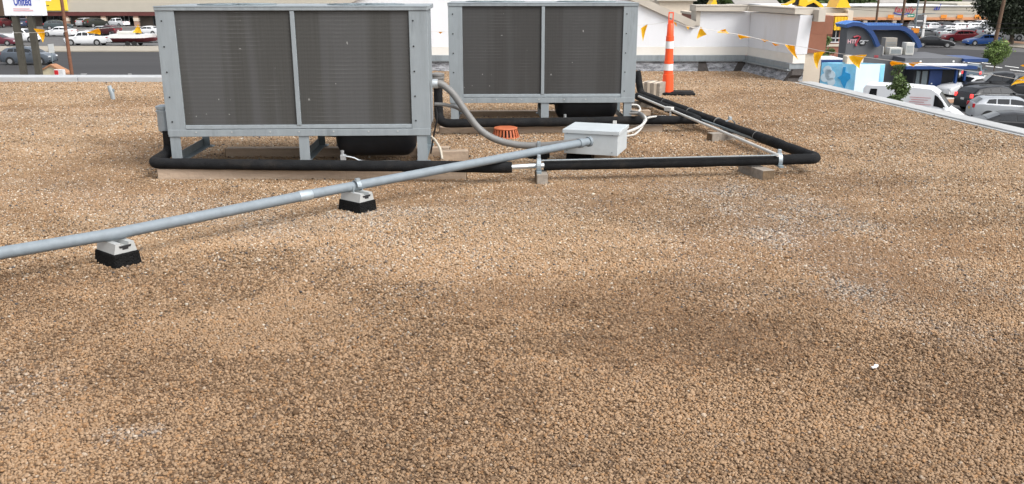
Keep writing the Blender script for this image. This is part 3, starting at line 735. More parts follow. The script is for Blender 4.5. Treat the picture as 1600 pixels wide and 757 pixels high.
# ------------------------------------------------------------------ insulated pipe runs
PZ = .1375
def insul(P, r, seed):
    g = np.random.default_rng(seed); P = [Vector(p) for p in P]; out = []
    for a, b in zip(P, P[1:]):
        n = max(1, int((b - a).length / .035))
        for i in range(n): out.append(a.lerp(b, i / n))
    out.append(P[-1]); n = len(out)
    w = np.convolve(g.normal(size=n + 8), np.ones(5) / 5, 'same')[:n]
    big = np.convolve(g.normal(size=n + 40), np.ones(25) / 25, 'same')[:n]
    out = [p + Vector((0, 0, float(b) * .010)) for p, b in zip(out, big)]
    rr = [r * (1 + .035 * float(a)) for a in w]; rr[0] *= .93; rr[-1] *= .93
    k = MB(); k.tube(out, rr, 18); return k
def pipes():
    # near run: left elbow, along the front of unit 1, bare joint, on to the right corner, back towards unit 2
    l0 = at(235, 256, PZ); j0 = at(800, 262, PZ); j1 = at(850, 258, PZ); c0 = at(1280, 249, PZ); e0 = at(1001, 147, PZ)
    up = Vector((-3.21, 6.52 * K, PZ))
    t = thing('insulated_pipe', 'long black insulated pipe in front of the nearer unit turning back at the right corner', 'pipe', (0, 6.1, 0))
    def rel(P): return [Vector(p) - Vector((0, 6.1, 0)) for p in P]
    dirn = (j0 - l0).normalized()
    insul(rel(fillet([(up.x + .17, up.y, .36), (up.x + .17, up.y, PZ + .03), l0 + Vector((.0, .02, 0)), j0 - dirn * .9], .09)), .046, 1).build('insulation', M['rubber'], t)
    insul(rel([j0 - dirn * .92, j0]), .0485, 2).build('insulation', M['rubber'], t)
    m1 = j1 + (c0 - j1) * .36
    insul(rel([j1, m1]), .048, 3).build('insulation', M['rubber'], t)
    d2 = (e0 - c0); m2 = c0 + d2 * .14
    insul(rel(fillet([m1 - (c0 - j1).normalized() * .02, c0, m2], .10)), .0455, 4).build('insulation', M['rubber'], t)
    m3 = c0 + d2 * .45
    insul(rel([m2 - d2.normalized() * .015, m3]), .05, 5).build('insulation', M['rubber'], t)
    insul(rel(fillet([m3 - d2.normalized() * .02, e0, e0 + Vector((-.05, .06, .30))], .10)), .048, 6).build('insulation', M['rubber'], t)
    k = MB(); k.tube(rel([j0 - dirn * .05, j1 + dirn * .05]), .021, 14); k.build('bare_pipe', M['silver'], t)
    tie = MB()
    for f in (.25, .45, .62, .80):
        p = c0 + d2 * f - Vector((0, 6.1, 0)); q = d2.normalized() * .004
        tie.tube([p - q, p + q], .0535, 18)
    build_each(tie, 'cable_tie', M['flex'], t)
    # second run: along unit 2 then back
    a = at(684, 193, PZ); c = at(1092, 188, PZ); e = at(996, 151, PZ)
    t = thing('insulated_pipe', 'black insulated pipe along the foot of the farther unit, turning back inside the long one', 'pipe', (0, 8.2, 0))
    def rel(P): return [Vector(p) - Vector((0, 8.2, 0)) for p in P]
    insul(rel(fillet([a + Vector((.0, .14, .42)), a + Vector((.0, .14, .05)), a + Vector((.06, .0, 0)), c - Vector((.25, 0, 0))], .08)), .05, 7).build('insulation', M['rubber'], t)
    insul(rel(fillet([c - Vector((.27, 0, 0)), c, c + (e - c) * .4], .06)), .046, 8).build('insulation', M['rubber'], t)
    insul(rel([c + (e - c) * .38, e]), .051, 9).build('insulation', M['rubber'], t)
    # liquid line: thin bare pipe that rides on the near run and then turns back
    t = thing('bare_line', 'thin silver pipe riding on the black pipe and turning back at the clamp', 'pipe', (0, 6.2, 0))
    s0 = at(846, 253, .186) + Vector((0, .05, 0)); s1 = at(1217, 244, .19) + Vector((0, .03, 0)); s2 = at(998, 151, .20)
    k = MB(); k.tube([p - Vector((0, 6.2, 0)) for p in fillet([s0, s1], .04)], .006, 10); k.build('front_length', M['galv'], t)
    k = MB(); k.tube([p - Vector((0, 6.2, 0)) for p in [s1, s2]], .0145, 12); k.build('return_length', M['pvc'], t)
    # strip of channel beside the long run
    t = thing('strut_channel', 'thin grey metal channel lying beside the long black pipe', 'channel', (0, 0, 0))
    k = MB(); q0 = at(1262, 247, .11); q1 = at(1092, 188, .11); d = (q1 - q0).normalized(); nn = Vector((-d.y, d.x, 0)) * .015
    k.poly([q0 + nn, q1 + nn, q1 - nn, q0 - nn], (0, 0, .02)); k.build('rail', M['galv_dark'], t)
pipes()

def clamp(label, p, rz, hh=.11):
    t = thing('pipe_clamp', label, 'clamp', p, rz)
    k = MB(); ring = [(0, .058 * math.cos(q), .045 + .058 * math.sin(q)) for q in [R(-40 + 260 * i / 18) for i in range(19)]]
    for a, b in zip(ring, ring[1:]):
        A = Vector(a); B = Vector(b); o_ = (A - Vector((0, 0, .045))).normalized() * .004; o2 = (B - Vector((0, 0, .045))).normalized() * .004
        k.poly([A + Vector((-.017, 0, 0)), A + Vector((.017, 0, 0)), B + Vector((.017, 0, 0)), B + Vector((-.017, 0, 0))], o_)
    k.build('strap', M['galv_light'], t)
    k = MB(); k.bb(-.021, .021, -.09, .075, -.012, .008, .002); k.build('strut_base', M['galv_dark'], t)
    k = MB(); k.bb(-.014, .014, -.016, .016, .100, .135, .003); k.build('bolt_head', M['galv_light'], t)
    return t
c1 = at(842, 259, PZ); clamp('silver pipe clamp at the bare joint beside the conduit', (c1.x, c1.y, .094), 0)
c1 = at(1217, 250, PZ); clamp('silver pipe clamp near the right corner of the black pipe', (c1.x, c1.y, .094), 0)
c1 = at(1130, 200, PZ) + (at(1140, 196, PZ) - at(1130, 200, PZ)) ; clamp('silver pipe clamp half way back along the black pipe', (c1.x, c1.y, .094), R(105))

canister('light grey filter canister beside the left corner of the nearer unit', (-3.075, 6.55 * K, .335), .055, .235, M['galv_light'])
cq = at(684, 193, PZ); canister('dull grey filter canister on the riser beside the farther unit', (cq.x - .005, cq.y + .14, .50), .07, .16, M['flex'])

# ------------------------------------------------------------------ conduit, junction box, supports
def rooftop_support(label, p, rz, wid=.20, dep=.12):
    t = thing('rooftop_support', label, 'pipe support', p, rz)
    k = MB(); k.box((0, 0, .031), (wid + .022, dep + .035, .082), None, .006, (.95, .90)); k.build('rubber_base', M['rubberfoot'], t)
    k = MB(); x = wid / 2 - .004; pr = [(-dep * .52, .0725), (dep * .52, .0725), (dep * .42, .125), (.022, .125), (.018, .104), (-.018, .104), (-.022, .125), (-dep * .42, .125)]
    k.poly([(-x, a, b) for a, b in pr], (2 * x, 0, 0)); k.build('strut_cap', M['strut'], t)
    k = MB()
    k.poly([(x - .002, -.030, .100), (x - .002, .030, .100), (x - .002, .034, .112), (x - .002, -.034, .112)], (.004, 0, 0))
    k.poly([(x - .002, -.016, .090), (x - .002, .016, .090), (x - .002, .016, .0995), (x - .002, -.016, .0995)], (.004, 0, 0)); k.build('strut_slot', M['black'], t)
    return t
def conduit():
    q = [at(-260, 466, .18), at(0, 396, .18), at(183, 365, .18), at(470, 307, .18), at(553, 291, .18)]
    end = Vector((.70, 6.60 * K, .245)); pre = Vector((.615, 6.545 * K, .243))
    a = Vector(q[2]); b = Vector(q[4])
    t = thing('conduit', 'long grey steel conduit rising across the gravel into the junction box', 'conduit', (a.x, a.y, 0))
    rel = lambda P: [Vector(p) - Vector((a.x, a.y, 0)) for p in P]
    k = MB(); k.tube(rel([q[0], q[1], q[2], q[3]]), .0355, 22); k.build('pipe_length', M['conduit'], t)
    k = MB(); k.tube(rel(fillet([q[3], q[4], pre, end], .05)), .0345, 22); k.build('pipe_length', M['conduit'], t)
    d = (q[4] - q[3]).normalized()
    k = MB(); k.tube(rel([q[3] - d * .02, q[3] - d * .005, q[3] + d * .005, q[3] + d * .075, q[3] + d * .082]), [.0375, .039, .039, .039, .037], 22); k.build('coupling', M['galv_light'], t)
    d = (end - pre).normalized()
    k = MB(); k.tube(rel([pre - d * .03, pre - d * .012, pre + d * .012]), [.042, .042, .042], 22); k.tube(rel([end - d * .025, end]), .045, 22); k.build('connector', M['conduit'], t)
    s1 = at(183, 376, .12); s2 = at(553, 301, .12)
    ang = math.atan2(q[4].y - q[2].y, q[4].x - q[2].x)
    for lab, p, px in (('pipe support on black rubber under the left end of the conduit', q[2], s1), ('pipe support on black rubber under the middle of the conduit', q[4], s2)):
        s = rooftop_support(lab, (p.x + (.02 if px is s2 else -.012), p.y - .005, 0), R(-38)); s.scale = (1.06, 1.13, 1.135)
        st = MB(); e = ang - R(-38)
        for i in range(13):
            q0, q1 = R(180 * i / 13), R(180 * (i + 1) / 13)
            c_, s_ = math.cos(e), math.sin(e)
            f = lambda u, w, q_, r: Vector((c_ * u - s_ * r * math.cos(q_), s_ * u + c_ * r * math.cos(q_), .159 + r * math.sin(q_)))
            st.poly([f(-.016, 0, q0, .0355), f(.016, 0, q0, .0355), f(.016, 0, q1, .0355), f(-.016, 0, q1, .0355)], f(0, 0, (q0 + q1) / 2, .005) - Vector((0, 0, .159)))
        if px is s1:
            st.bm.free(); continue
        for sg in (-1, 1):
            st.bb(-.016, .016, sg * .0375 - .003, sg * .0375 + .003, .118, .170)
        st.box((0.012, 0, .204), (.02, .03, .016)); st.build('strap', M['galv_light'], s)
    p = at(842, 250); rooftop_support('low rubber support under the grey flexible conduit', (p.x, p.y + .06, 0), R(-14), .17, .1)
    p = at(905, 253); rooftop_support('rubber support directly under the left end of the grey junction box', (p.x, p.y + .06, 0), R(-20), .20, .1)
conduit()

def junction_box():
    a = at(881, 238, .115)
    t = thing('junction_box', 'pale grey steel junction box standing on blocks where the conduit ends', 'electrical box', (a.x, a.y, .105), R(-18))
    w, d, h = .50, .44, .222
    k = MB(); k.bb(0, w, 0, d, 0, h - .012, .004); k.build('body', M['boxgrey'], t)
    k = MB(); k.bb(-.012, w + .012, -.012, d + .012, h - .011, h + .002, .003); k.bb(-.012, w + .012, -.013, -.008, h - .03, h); k.bb(w + .008, w + .013, -.012, d + .012, h - .03, h); lid = k.build('lid', M['boxgrey'], t)
    k = MB()
    for x, z in ((.03, .19), (w - .05, .19), (.03, .03), (w - .05, .03)): k.lathe([(.006, -.006), (.005, 0)], (x, 0, z), 8, 'Y')
    build_each(k, 'screw', M['galv_dark'], t)
    k = MB(); k.bb(w * .72, w * .78, d + .0, d + .03, h - .0, h + .03); k.build('hinge', M['pvc'], t)
junction_box()

def hoses():
    t = thing('flexible_conduit', 'thick grey flexible conduit looping from the nearer unit down to the junction box', 'conduit', (0, 6.8, 0))
    P = [aty(678, 131, 6.82 * K), aty(690, 132, 6.82 * K), aty(708, 147, 6.82 * K), aty(727, 174, 6.81 * K), aty(748, 201, 6.80 * K), aty(772, 217, 6.79 * K), aty(805, 226, 6.78 * K), aty(842, 228, 6.76 * K), aty(880, 225, 6.70 * K), aty(908, 221, 6.66 * K)]
    rel = lambda p: [Vector(q) - Vector((0, 6.8, 0)) for q in p]
    k = MB(); s = spline(P, 10); rr = [.031 + .0012 * (i % 2) for i in range(len(s))]; k.tube(rel(s), rr, 16); k.build('sheath', M['flex'], t)
    k = MB(); k.tube(rel([aty(676, 131, 6.82 * K), aty(684, 131, 6.82 * K)]), .042, 16); k.build('fitting', M['silver'], t)
    p = aty(842, 228, 6.76 * K) - Vector((0, 6.8, 0)); k = MB(); k.bb(p.x - .015, p.x + .015, p.y - .036, p.y + .036, p.z - .11, p.z + .036); k.build('strap', M['galv_light'], t)
    k = MB(); k.tube(rel(spline([aty(679, 163, 6.86 * K), aty(695, 164, 6.86 * K), aty(714, 169, 6.87 * K), aty(730, 179, 6.88 * K), aty(738, 186, 6.88 * K)], 6)), .017, 12); k.build('branch', M['flex'], t)
    t = thing('drain_hose', 'thin beige hose hanging from the right corner of the nearer unit', 'hose', (0, 6.6, 0))
    k = MB(); k.tube([Vector(q) - Vector((0, 6.6, 0)) for q in spline([aty(674, 214, 6.55 * K), aty(681, 221, 6.5 * K), aty(688, 234, 6.46 * K), aty(691, 249, 6.42 * K)], 6)], .011, 10); k.build('hose', M['hose'], t)
    t = thing('cable', 'black cable dropping down the right side of the nearer unit', 'cable', (0, 6.9, 0))
    k = MB(); k.tube([Vector(q) - Vector((0, 6.9, 0)) for q in spline([aty(681, 168, 6.9 * K), aty(683, 185, 6.9 * K), aty(679, 205, 6.92 * K), aty(676, 222, 6.95 * K), aty(673, 240, 6.98 * K)], 6)], .008, 8); k.build('cable_run', M['trim'], t)
    # white flexible whips behind the junction box
    t = thing('white_whip', 'two white flexible conduits curving from the farther unit to the junction box', 'conduit', (0, 7.6, 0))
    for P, r in (([aty(985, 178, 8.3 * K), aty(1000, 178, 8.1 * K), aty(1009, 186, 7.9 * K), aty(1003, 196, 7.7 * K), aty(990, 203, 7.45 * K), aty(978, 207, 7.15 * K)], .015), ([aty(1040, 182, 8.45 * K), aty(1020, 183, 8.2 * K), aty(1008, 187, 7.9 * K), aty(1003, 199, 7.7 * K), aty(992, 210, 7.5 * K), aty(978, 213, 7.2 * K)], .011)):
        k = MB(); k.tube([Vector(q) - Vector((0, 7.6, 0)) for q in spline(P, 8)], r, 12); k.build('whip', M['pvc'], t)
    k = MB(); k.tube([Vector(q) - Vector((0, 7.6, 0)) for q in spline([aty(988, 176, 8.35 * K), aty(1001, 179, 8.1 * K), aty(1009, 187, 7.92 * K)], 6)], .026, 12); k.build('sleeve', M['flex'], t)
    k = MB(); k.tube([Vector(q) - Vector((0, 7.6, 0)) for q in spline([aty(984, 164, 8.6 * K), aty(996, 165, 8.6 * K), aty(1000, 172, 8.55 * K), aty(994, 177, 8.5 * K)], 6)], .012, 10); k.build('loop', M['pvc'], t)
    p = at(1045, 176, .17)
    t = thing('weatherproof_box', 'small white outlet box on the white line beside the black pipes', 'electrical box', (p.x, p.y, .185), R(-40))
    k = MB(); k.bb(-.05, .05, -.035, .035, 0, .05, .008); k.build('box_body', M['pvc'], t)
    k = MB(); k.tube(spline([(.03, -.02, 0), (.035, -.03, -.06), (0, -.06, -.11), (-.1, -.08, -.13)], 6), .012, 10); k.build('drop', M['pvc'], t)
hoses()

# ------------------------------------------------------------------ roof odds and ends
def roof_drain():
    p = at(790, 217); p.y += .10
    t = thing('roof_drain', 'orange cast iron roof drain strainer on the gravel', 'roof drain', p); t.scale = (1.04, 1.04, .84)
    k = MB(); k.lathe([(.155, -.01), (.155, .008), (.14, .012)], (0, 0, 0), 32); k.build('flange', M['drain'], t)
    k = MB(); n = 22
    for i in range(n):
        q = 2 * math.pi * i / n; c, s = math.cos(q), math.sin(q); u = Vector((-s, c, 0)) * .0085
        A = Vector((c * .145, s * .145, .0)); B = Vector((c * .118, s * .118, .115)); dd = Vector((c, s, 0)) * .014
        k.poly([A - u, A + u, B + u, B - u], -dd)
    k.build('bars', M['drain'], t)
    k = MB(); k.lathe([(.001, .108), (.122, .108), (.126, .118), (.118, .128), (.06, .133), (.001, .135)], (0, 0, 0), 32); k.build('dome_cap', M['drain'], t)
    k = MB(); k.lathe([(.09, .001), (.085, .1)], (0, 0, 0), 16); k.build('throat', M['black'], t)
roof_drain()

def traffic_cone():
    p = at(1045, 150); p.y += .14
    t = thing('traffic_cone', 'tall orange channelizer cone with two white bands and a black rubber base', 'traffic cone', (p.x, p.y, 0), R(-6))
    k = MB(); k.bb(-.18, .40, -.20, .20, 0, .045, .008); k.bb(.05, .36, -.14, .14, .045, .055, .004); k.build('base', M['rubber'], t)
    rr = lambda z: .078 - .030 * (z / 1.0)
    k = MB(); prof = [(rr(.04) + .012, .04), (rr(.3) + .008, .30), (rr(.3), .305)]
    prof += [(rr(.36), .36)]
    k.lathe(prof, (0, 0, 0), 28)
    k.lathe([(rr(.36) - .004, .36), (rr(.46) - .004, .46)], (0, 0, 0), 28)
    k.lathe([(rr(.46) + .004, .46), (rr(.50) + .004, .50), (rr(.5), .503), (rr(.68), .68)], (0, 0, 0), 28)
    k.lathe([(rr(.68) - .004, .68), (rr(.79) - .004, .79)], (0, 0, 0), 28)
    k.lathe([(rr(.79) + .006, .79), (rr(.86) + .006, .86), (rr(.86), .863), (rr(1.03), 1.03), (rr(1.03) - .012, 1.045)], (0, 0, 0), 28)
    k.build('body', M['cone'], t)
    k = MB(); k.lathe([(rr(.36) + .003, .362), (rr(.46) + .003, .458)], (0, 0, 0), 28); k.build('reflective_band', M['reflect'], t)
    k = MB(); k.lathe([(rr(.68) + .003, .682), (rr(.79) + .003, .788)], (0, 0, 0), 28); k.build('reflective_band', M['reflect'], t)
    k = MB(); w = .038; z0, z1 = 1.04, 1.20
    k.bb(-w, -w + .015, -.014, .014, z0, z1, .004); k.bb(w - .015, w, -.014, .014, z0, z1, .004); k.bb(-w, w, -.0145, .0145, z1 - .012, z1 + .006, .004); k.bb(-w, w, -.0142, .0142, z0 - .004, z0 + .05, .004); k.build('handle', M['cone'], t)
    return p
conep = traffic_cone()

def bits():
    p = at(177, 156)
    t = thing('vent_stub', 'small grey and white stub standing in the gravel near the left edge', 'vent', p, R(10))
    k = MB(); k.tube([(0, 0, 0), (-.01, 0, .10), (-.035, 0, .20)], [.03, .034, .028], 12); k.build('stub', M['galv_light'], t)
    k = MB(); k.bb(-.05, .03, -.02, .02, .11, .15, .004); k.build('collar', M['galv_dark'], t)
    p = at(1365, 580)
    t = thing('debris', 'small white scrap of plastic lying on the gravel', 'litter', (p.x, p.y, .018), R(20))
    k = MB(); k.box((0, 0, 0), (.026, .012, .007), None, .002); k.box((.015, .005, .003), (.016, .017, .008), R(35), .003); k.build('scrap', M['white'], t)
bits()

# ------------------------------------------------------------------ pennant strings
def pennants():
    def flag(parent, p, org, shape, m):
        """one plastic pennant, bent by the wind; shape = outline in metres (x right, z up), curl"""
        pts, curl = shape
        bm = MB(); n = 6
        P = [Vector((q[0], 0, q[1])) for q in pts]     # top-left, top-right, tip
        A, B, T = P
        grid = []
        for i in range(n + 1):
            row = []
            for j in range(n + 1):
                u = i / n; v = j / n
                q = (A * (1 - u) + B * u) * (1 - v) + T * v
                q = q + Vector((0, curl * (math.sin(v * 2.6) + .6 * math.sin(u * 3.1) * (1 - v)), 0))
                row.append(bm.bm.verts.new(q + (p - org)))
            grid.append(row)
        for i in range(n):
            for j in range(n - 1):
                bm.bm.faces.new((grid[i][j], grid[i + 1][j], grid[i + 1][j + 1], grid[i][j + 1])).smooth = True
            bm.bm.faces.new((grid[i][n - 1], grid[i + 1][n - 1], grid[i][n]))
        bmesh.ops.solidify(bm.bm, geom=bm.bm.faces[:], thickness=.002)
        return bm.build('pennant', m, parent)
    top = Vector((conep.x, conep.y, 0)) + Vector((0, 0, 1.10))
    # run along the street edge
    lab = 'yellow pennant string along the far street edge, knotted to the cone'
    pts = [aty(-60, 52, 12.9 * K), aty(62, 51, 12.9 * K), aty(145, 46, 12.9 * K), aty(213, 42, 12.9 * K), aty(420, 46, 12.9 * K), aty(690, 50, 12.7 * K), aty(840, 47, 12.3 * K), aty(1010, 39, 11.6 * K), top]
    org = Vector((0, 12.9 * K, 0))
    t = thing('pennant_string', lab, 'bunting', org)
    k = MB(); k.tube([p - org for p in spline(pts, 6)], .0024, 6); k.build('cord', M['cord'], t)
    S = lambda px: px * .0108
    for i, (w, sh, m) in enumerate((((57, 45), ([(-.05, 0), (.13, -.02), (.06, -.235)], .05), 'orangeflag'), ((145, 46), ([(-.13, -.06), (.09, .02), (.10, -.09)], .07), 'orangeflag'), ((213, 42), ([(-.08, -.10), (.08, -.11), (.02, .04)], .04), 'yellowflag'), ((683, 50), ([(0, 0), (.10, 0), (.05, -.035)], .09), 'yellowflag'), ((1006, 38), ([(-.04, -.06), (.06, .0), (.0, -.26)], .04), 'yellowflag'))):
        Y = K * (12.9 if i < 3 else (12.7 if i == 3 else 11.6))
        flag(t, aty(w[0], w[1], Y), org, sh, M[m])
    # run from the cone over the right-hand edge, coming towards the viewer
    P2 = [(1045, 34, None), (1075, 42, 11.6), (1110, 47, 12.0), (1163, 56, 12.3), (1210, 67, 12.4), (1250, 73, 12.3), (1285, 80, 11.9), (1340, 88, 11.2), (1415, 98, 10.2), (1500, 109, 9.3), (1600, 126, 8.2), (1720, 150, 7.2)]
    pts = [top] + [aty(a, b, c * K) for a, b, c in P2[1:]]
    org = Vector((4.8, 12 * K, 0))
    t = thing('pennant_string', 'yellow pennant string from the cone out over the right roof edge', 'bunting', org)
    k = MB(); k.tube([p - org for p in spline(pts, 6)], .004, 6); k.build('cord', M['cord'], t)
    fl = [((1052, 34, 11.4), [(0, 0), (.05, -.02), (.06, -.08)], .02, 'orangeflag'), ((1075, 41, 11.7), [(-.03, 0), (.03, 0), (.01, -.06)], .02, 'yellowflag'),
          ((1096, 44, 11.9), [(-.01, .02), (.09, -.10), (-.06, -.17)], .05, 'yellowflag'), ((1130, 49, 12.1), [(-.10, -.02), (.10, -.04), (.05, .03)], .10, 'yellowflag'),
          ((1162, 55, 12.3), [(-.09, .02), (.12, -.04), (-.03, -.07)], .12, 'yellowflag'), ((1195, 62, 12.35), [(-.06, .01), (.07, -.02), (.02, -.05)], .08, 'yellowflag'), ((1212, 68, 12.4), [(-.06, .01), (.07, -.03), (.02, -.05)], .08, 'orangeflag'),
          ((1234, 70, 12.35), [(-.08, .0), (.08, -.02), (.17, -.25)], .06, 'orangeflag'), ((1279, 79, 11.9), [(-.07, -.04), (.10, -.02), (.03, -.30)], .11, 'yellowflag'),
          ((1341, 85, 11.2), [(-.14, -.03), (.13, -.01), (.07, -.22)], .12, 'yellowflag'), ((1405, 97, 10.3), [(-.10, .015), (.12, -.03), (-.07, -.06)], .10, 'orangeflag'), ((1428, 99, 10.1), [(-.07, .0), (.12, .01), (.02, -.05)], .08, 'orangeflag'),
          ((1590, 120, 8.3), [(-.06, -.10), (.13, .03), (.16, -.07)], .08, 'yellowflag'), ((1601, 103, 8.6), [(-.05, .0), (.09, .03), (.09, -.03)], .05, 'orangeflag')]
    for w, sh, cu, m in fl: flag(t, aty(w[0], w[1], w[2] * K), org, (sh, cu), M[m])
pennants()

# ================================================================== the street below
def ground_poly(name, pix, m, dz, kind='structure', h=0.0):
    k = MB(); pts = [at(x, y, GZ) + Vector((0, 0, dz)) for x, y in pix]
    if h: k.poly(pts, (0, 0, h))
    else: k.sheet(pts)
    return tag(k.build(name, m), kind=kind)
g = MB(); g.sheet([(-900, -60, GZ), (900, -60, GZ), (900, 1500, GZ), (-900, 1500, GZ)]); tag(g.build('ground', M['asphalt']), kind='structure')
k = MB(); k.sheet([(-260, 74, GZ + .006), (34, 74, GZ + .006), (34, 91.8 * K, GZ + .006), (-260, 91.8 * K, GZ + .006)]); tag(k.build('road', M['road']), kind='structure')
k = MB(); k.bb(-260, 30, 91.9 * K, 99.2 * K, GZ + .004, GZ + .13); tag(k.build('pavement', M['concrete']), kind='structure')
ground_poly('road', [(1436, 74), (1640, 84), (1700, 118), (1420, 108)], M['road'], .006)
ground_poly('pavement', [(1478, 60), (1640, 74), (1640, 80), (1478, 65)], M['concrete'], .004, h=.13)
ground_poly('planting_strip', [(1540, 63), (1640, 70), (1640, 74), (1540, 66)], M['dirt'], .14)
ground_poly('kerb', [(1440, 110), (1650, 132), (1650, 137), (1440, 114)], M['concrete_l'], .004, h=.13)
ground_poly('concrete_apron', [(1430, 146), (1478, 144), (1502, 150), (1494, 157), (1440, 160)], M['concrete_l'], .008)
ground_poly('planting_strip', [(1470, 157), (1500, 155), (1503, 160), (1472, 164)], M['dirt'], .03)
lines = MB()
for (x0, y0, x1, y1) in ((1512, 98, 1532, 100), (1540, 103, 1566, 106), (1570, 103, 1592, 106), (1500, 96, 1508, 97), (1578, 109, 1604, 112), (1534, 98, 1548, 99.5), (1420, 70, 1440, 71)):
    w = .9
    lines.sheet([at(x0, y0, GZ) + Vector((0, 0, .012)), at(x1, y1, GZ) + Vector((0, 0, .012)), at(x1, y1 + w, GZ) + Vector((0, 0, .012)), at(x0, y0 + w, GZ) + Vector((0, 0, .012))])
for (x0, x1, y) in ((126, 136, 116), (200, 206, 116)):
    lines.sheet([at(x0, y, GZ) + Vector((0, 0, .012)), at(x1, y, GZ) + Vector((0, 0, .012)), at(x1, y + .5, GZ) + Vector((0, 0, .012)), at(x0, y + .5, GZ) + Vector((0, 0, .012))])
tag(lines.build('road_markings', M['paint']), kind='structure')

# ------------------------------------------------------------------ vehicles
def carpaint(col, rough=.28, metal=.0):
    key = 'paint_%s_%s' % ('_'.join('%03d' % int(c * 999) for c in col), metal)
    if key not in M: M[key] = mat('car_paint', col, rough, metal, .03, 1, spec=.42)
    return M[key]
# stations: fraction from the nose, floor, belt height, roof height, half width
SPECS = {
 'sedan': dict(L=4.8, wr=.33, ax=(.19, .80), st=[(0, .30, .55, .55, .62), (.025, .22, .68, .68, .80), (.12, .20, .82, .82, .89), (.30, .20, .95, .95, .91), (.46, .20, .97, 1.40, .91), (.60, .20, .98, 1.44, .91), (.74, .20, 1.0, 1.36, .91), (.885, .20, 1.04, 1.05, .89), (.975, .24, 1.0, 1.0, .83), (1, .32, .74, .74, .70)],
               ws=(.30, .46), rw=(.74, .885), sw=[(.385, .585), (.60, .77)]),
 'suv': dict(L=4.75, wr=.37, ax=(.185, .79), st=[(0, .34, .70, .70, .68), (.02, .26, .90, .90, .85), (.09, .24, 1.04, 1.04, .93), (.225, .24, 1.12, 1.12, .95), (.375, .24, 1.13, 1.60, .95), (.50, .24, 1.15, 1.70, .95), (.72, .24, 1.19, 1.68, .95), (.87, .24, 1.23, 1.58, .93), (.965, .28, 1.20, 1.22, .89), (1, .36, .84, .84, .80)],
             ws=(.225, .375), rw=(.87, .965), sw=[(.335, .525), (.54, .69), (.705, .83)]),
 'pickup': dict(L=5.8, wr=.40, ax=(.17, .77), st=[(0, .40, .75, .75, .72), (.02, .32, .95, .95, .90), (.10, .30, 1.10, 1.10, .98), (.25, .30, 1.18, 1.18, 1.0), (.35, .30, 1.22, 1.82, 1.0), (.48, .30, 1.22, 1.90, 1.0), (.565, .30, 1.22, 1.86, 1.0), (.60, .30, 1.22, 1.24, 1.0), (.97, .34, 1.22, 1.22, .99), (1, .45, 1.18, 1.18, .96)],
                ws=(.25, .35), rw=(.565, .60), sw=[(.30, .43), (.445, .57)]),
 'van': dict(L=5.6, wr=.36, ax=(.16, .80), st=[(0, .36, .70, .70, .70), (.02, .28, .95, .95, .88), (.09, .26, 1.22, 1.22, .97), (.14, .26, 1.36, 1.36, 1.0), (.27, .26, 1.40, 2.30, 1.0), (.34, .26, 1.42, 2.55, 1.0), (.60, .26, 1.42, 2.62, 1.0), (.97, .26, 1.42, 2.60, 1.0), (.99, .26, 1.42, 2.45, .99), (1, .32, 1.42, 2.40, .97)],
             ws=(.14, .27), rw=None, sw=[(.185, .30), (.86, .955)]),
}
MESH = {}
def car_section(S, x):
    st = S['st']
    for a, b in zip(st, st[1:]):
        if a[0] <= x <= b[0]:
            t = (x - a[0]) / (b[0] - a[0]); v = [a[i] * (1 - t) + b[i] * t for i in range(5)]; break
    _, zf, zb, zr, w = v
    X = S['L'] * (.5 - x)
    if zr > zb + .03:
        h = zr - zb; tw = w * (1 - .24 * min(1, h / .55)) if S['L'] != 5.6 else w * .90
        rf = min(.07, h * .3)
        top = [(tw, zr - rf), (tw * .86, zr - rf * .15), (0, zr + .015)]
    else:
        top = [(w * .86, zb + .012), (w * .6, zb + .022), (0, zb + .035)]
    half = [(0, zf), (w * .90, zf), (w * .985, zf + .16), (w, (zf + zb) * .55), (w * .975, zb - .03), (w * .945, zb)] + top
    return X, half
def surf(S, x, f):
    """point on the body at station x; f runs over half-section indices (float)"""
    X, h = car_section(S, x); i = min(int(f), len(h) - 2); t = f - i
    return Vector((X, h[i][0] * (1 - t) + h[i + 1][0] * t, h[i][1] * (1 - t) + h[i + 1][1] * t))
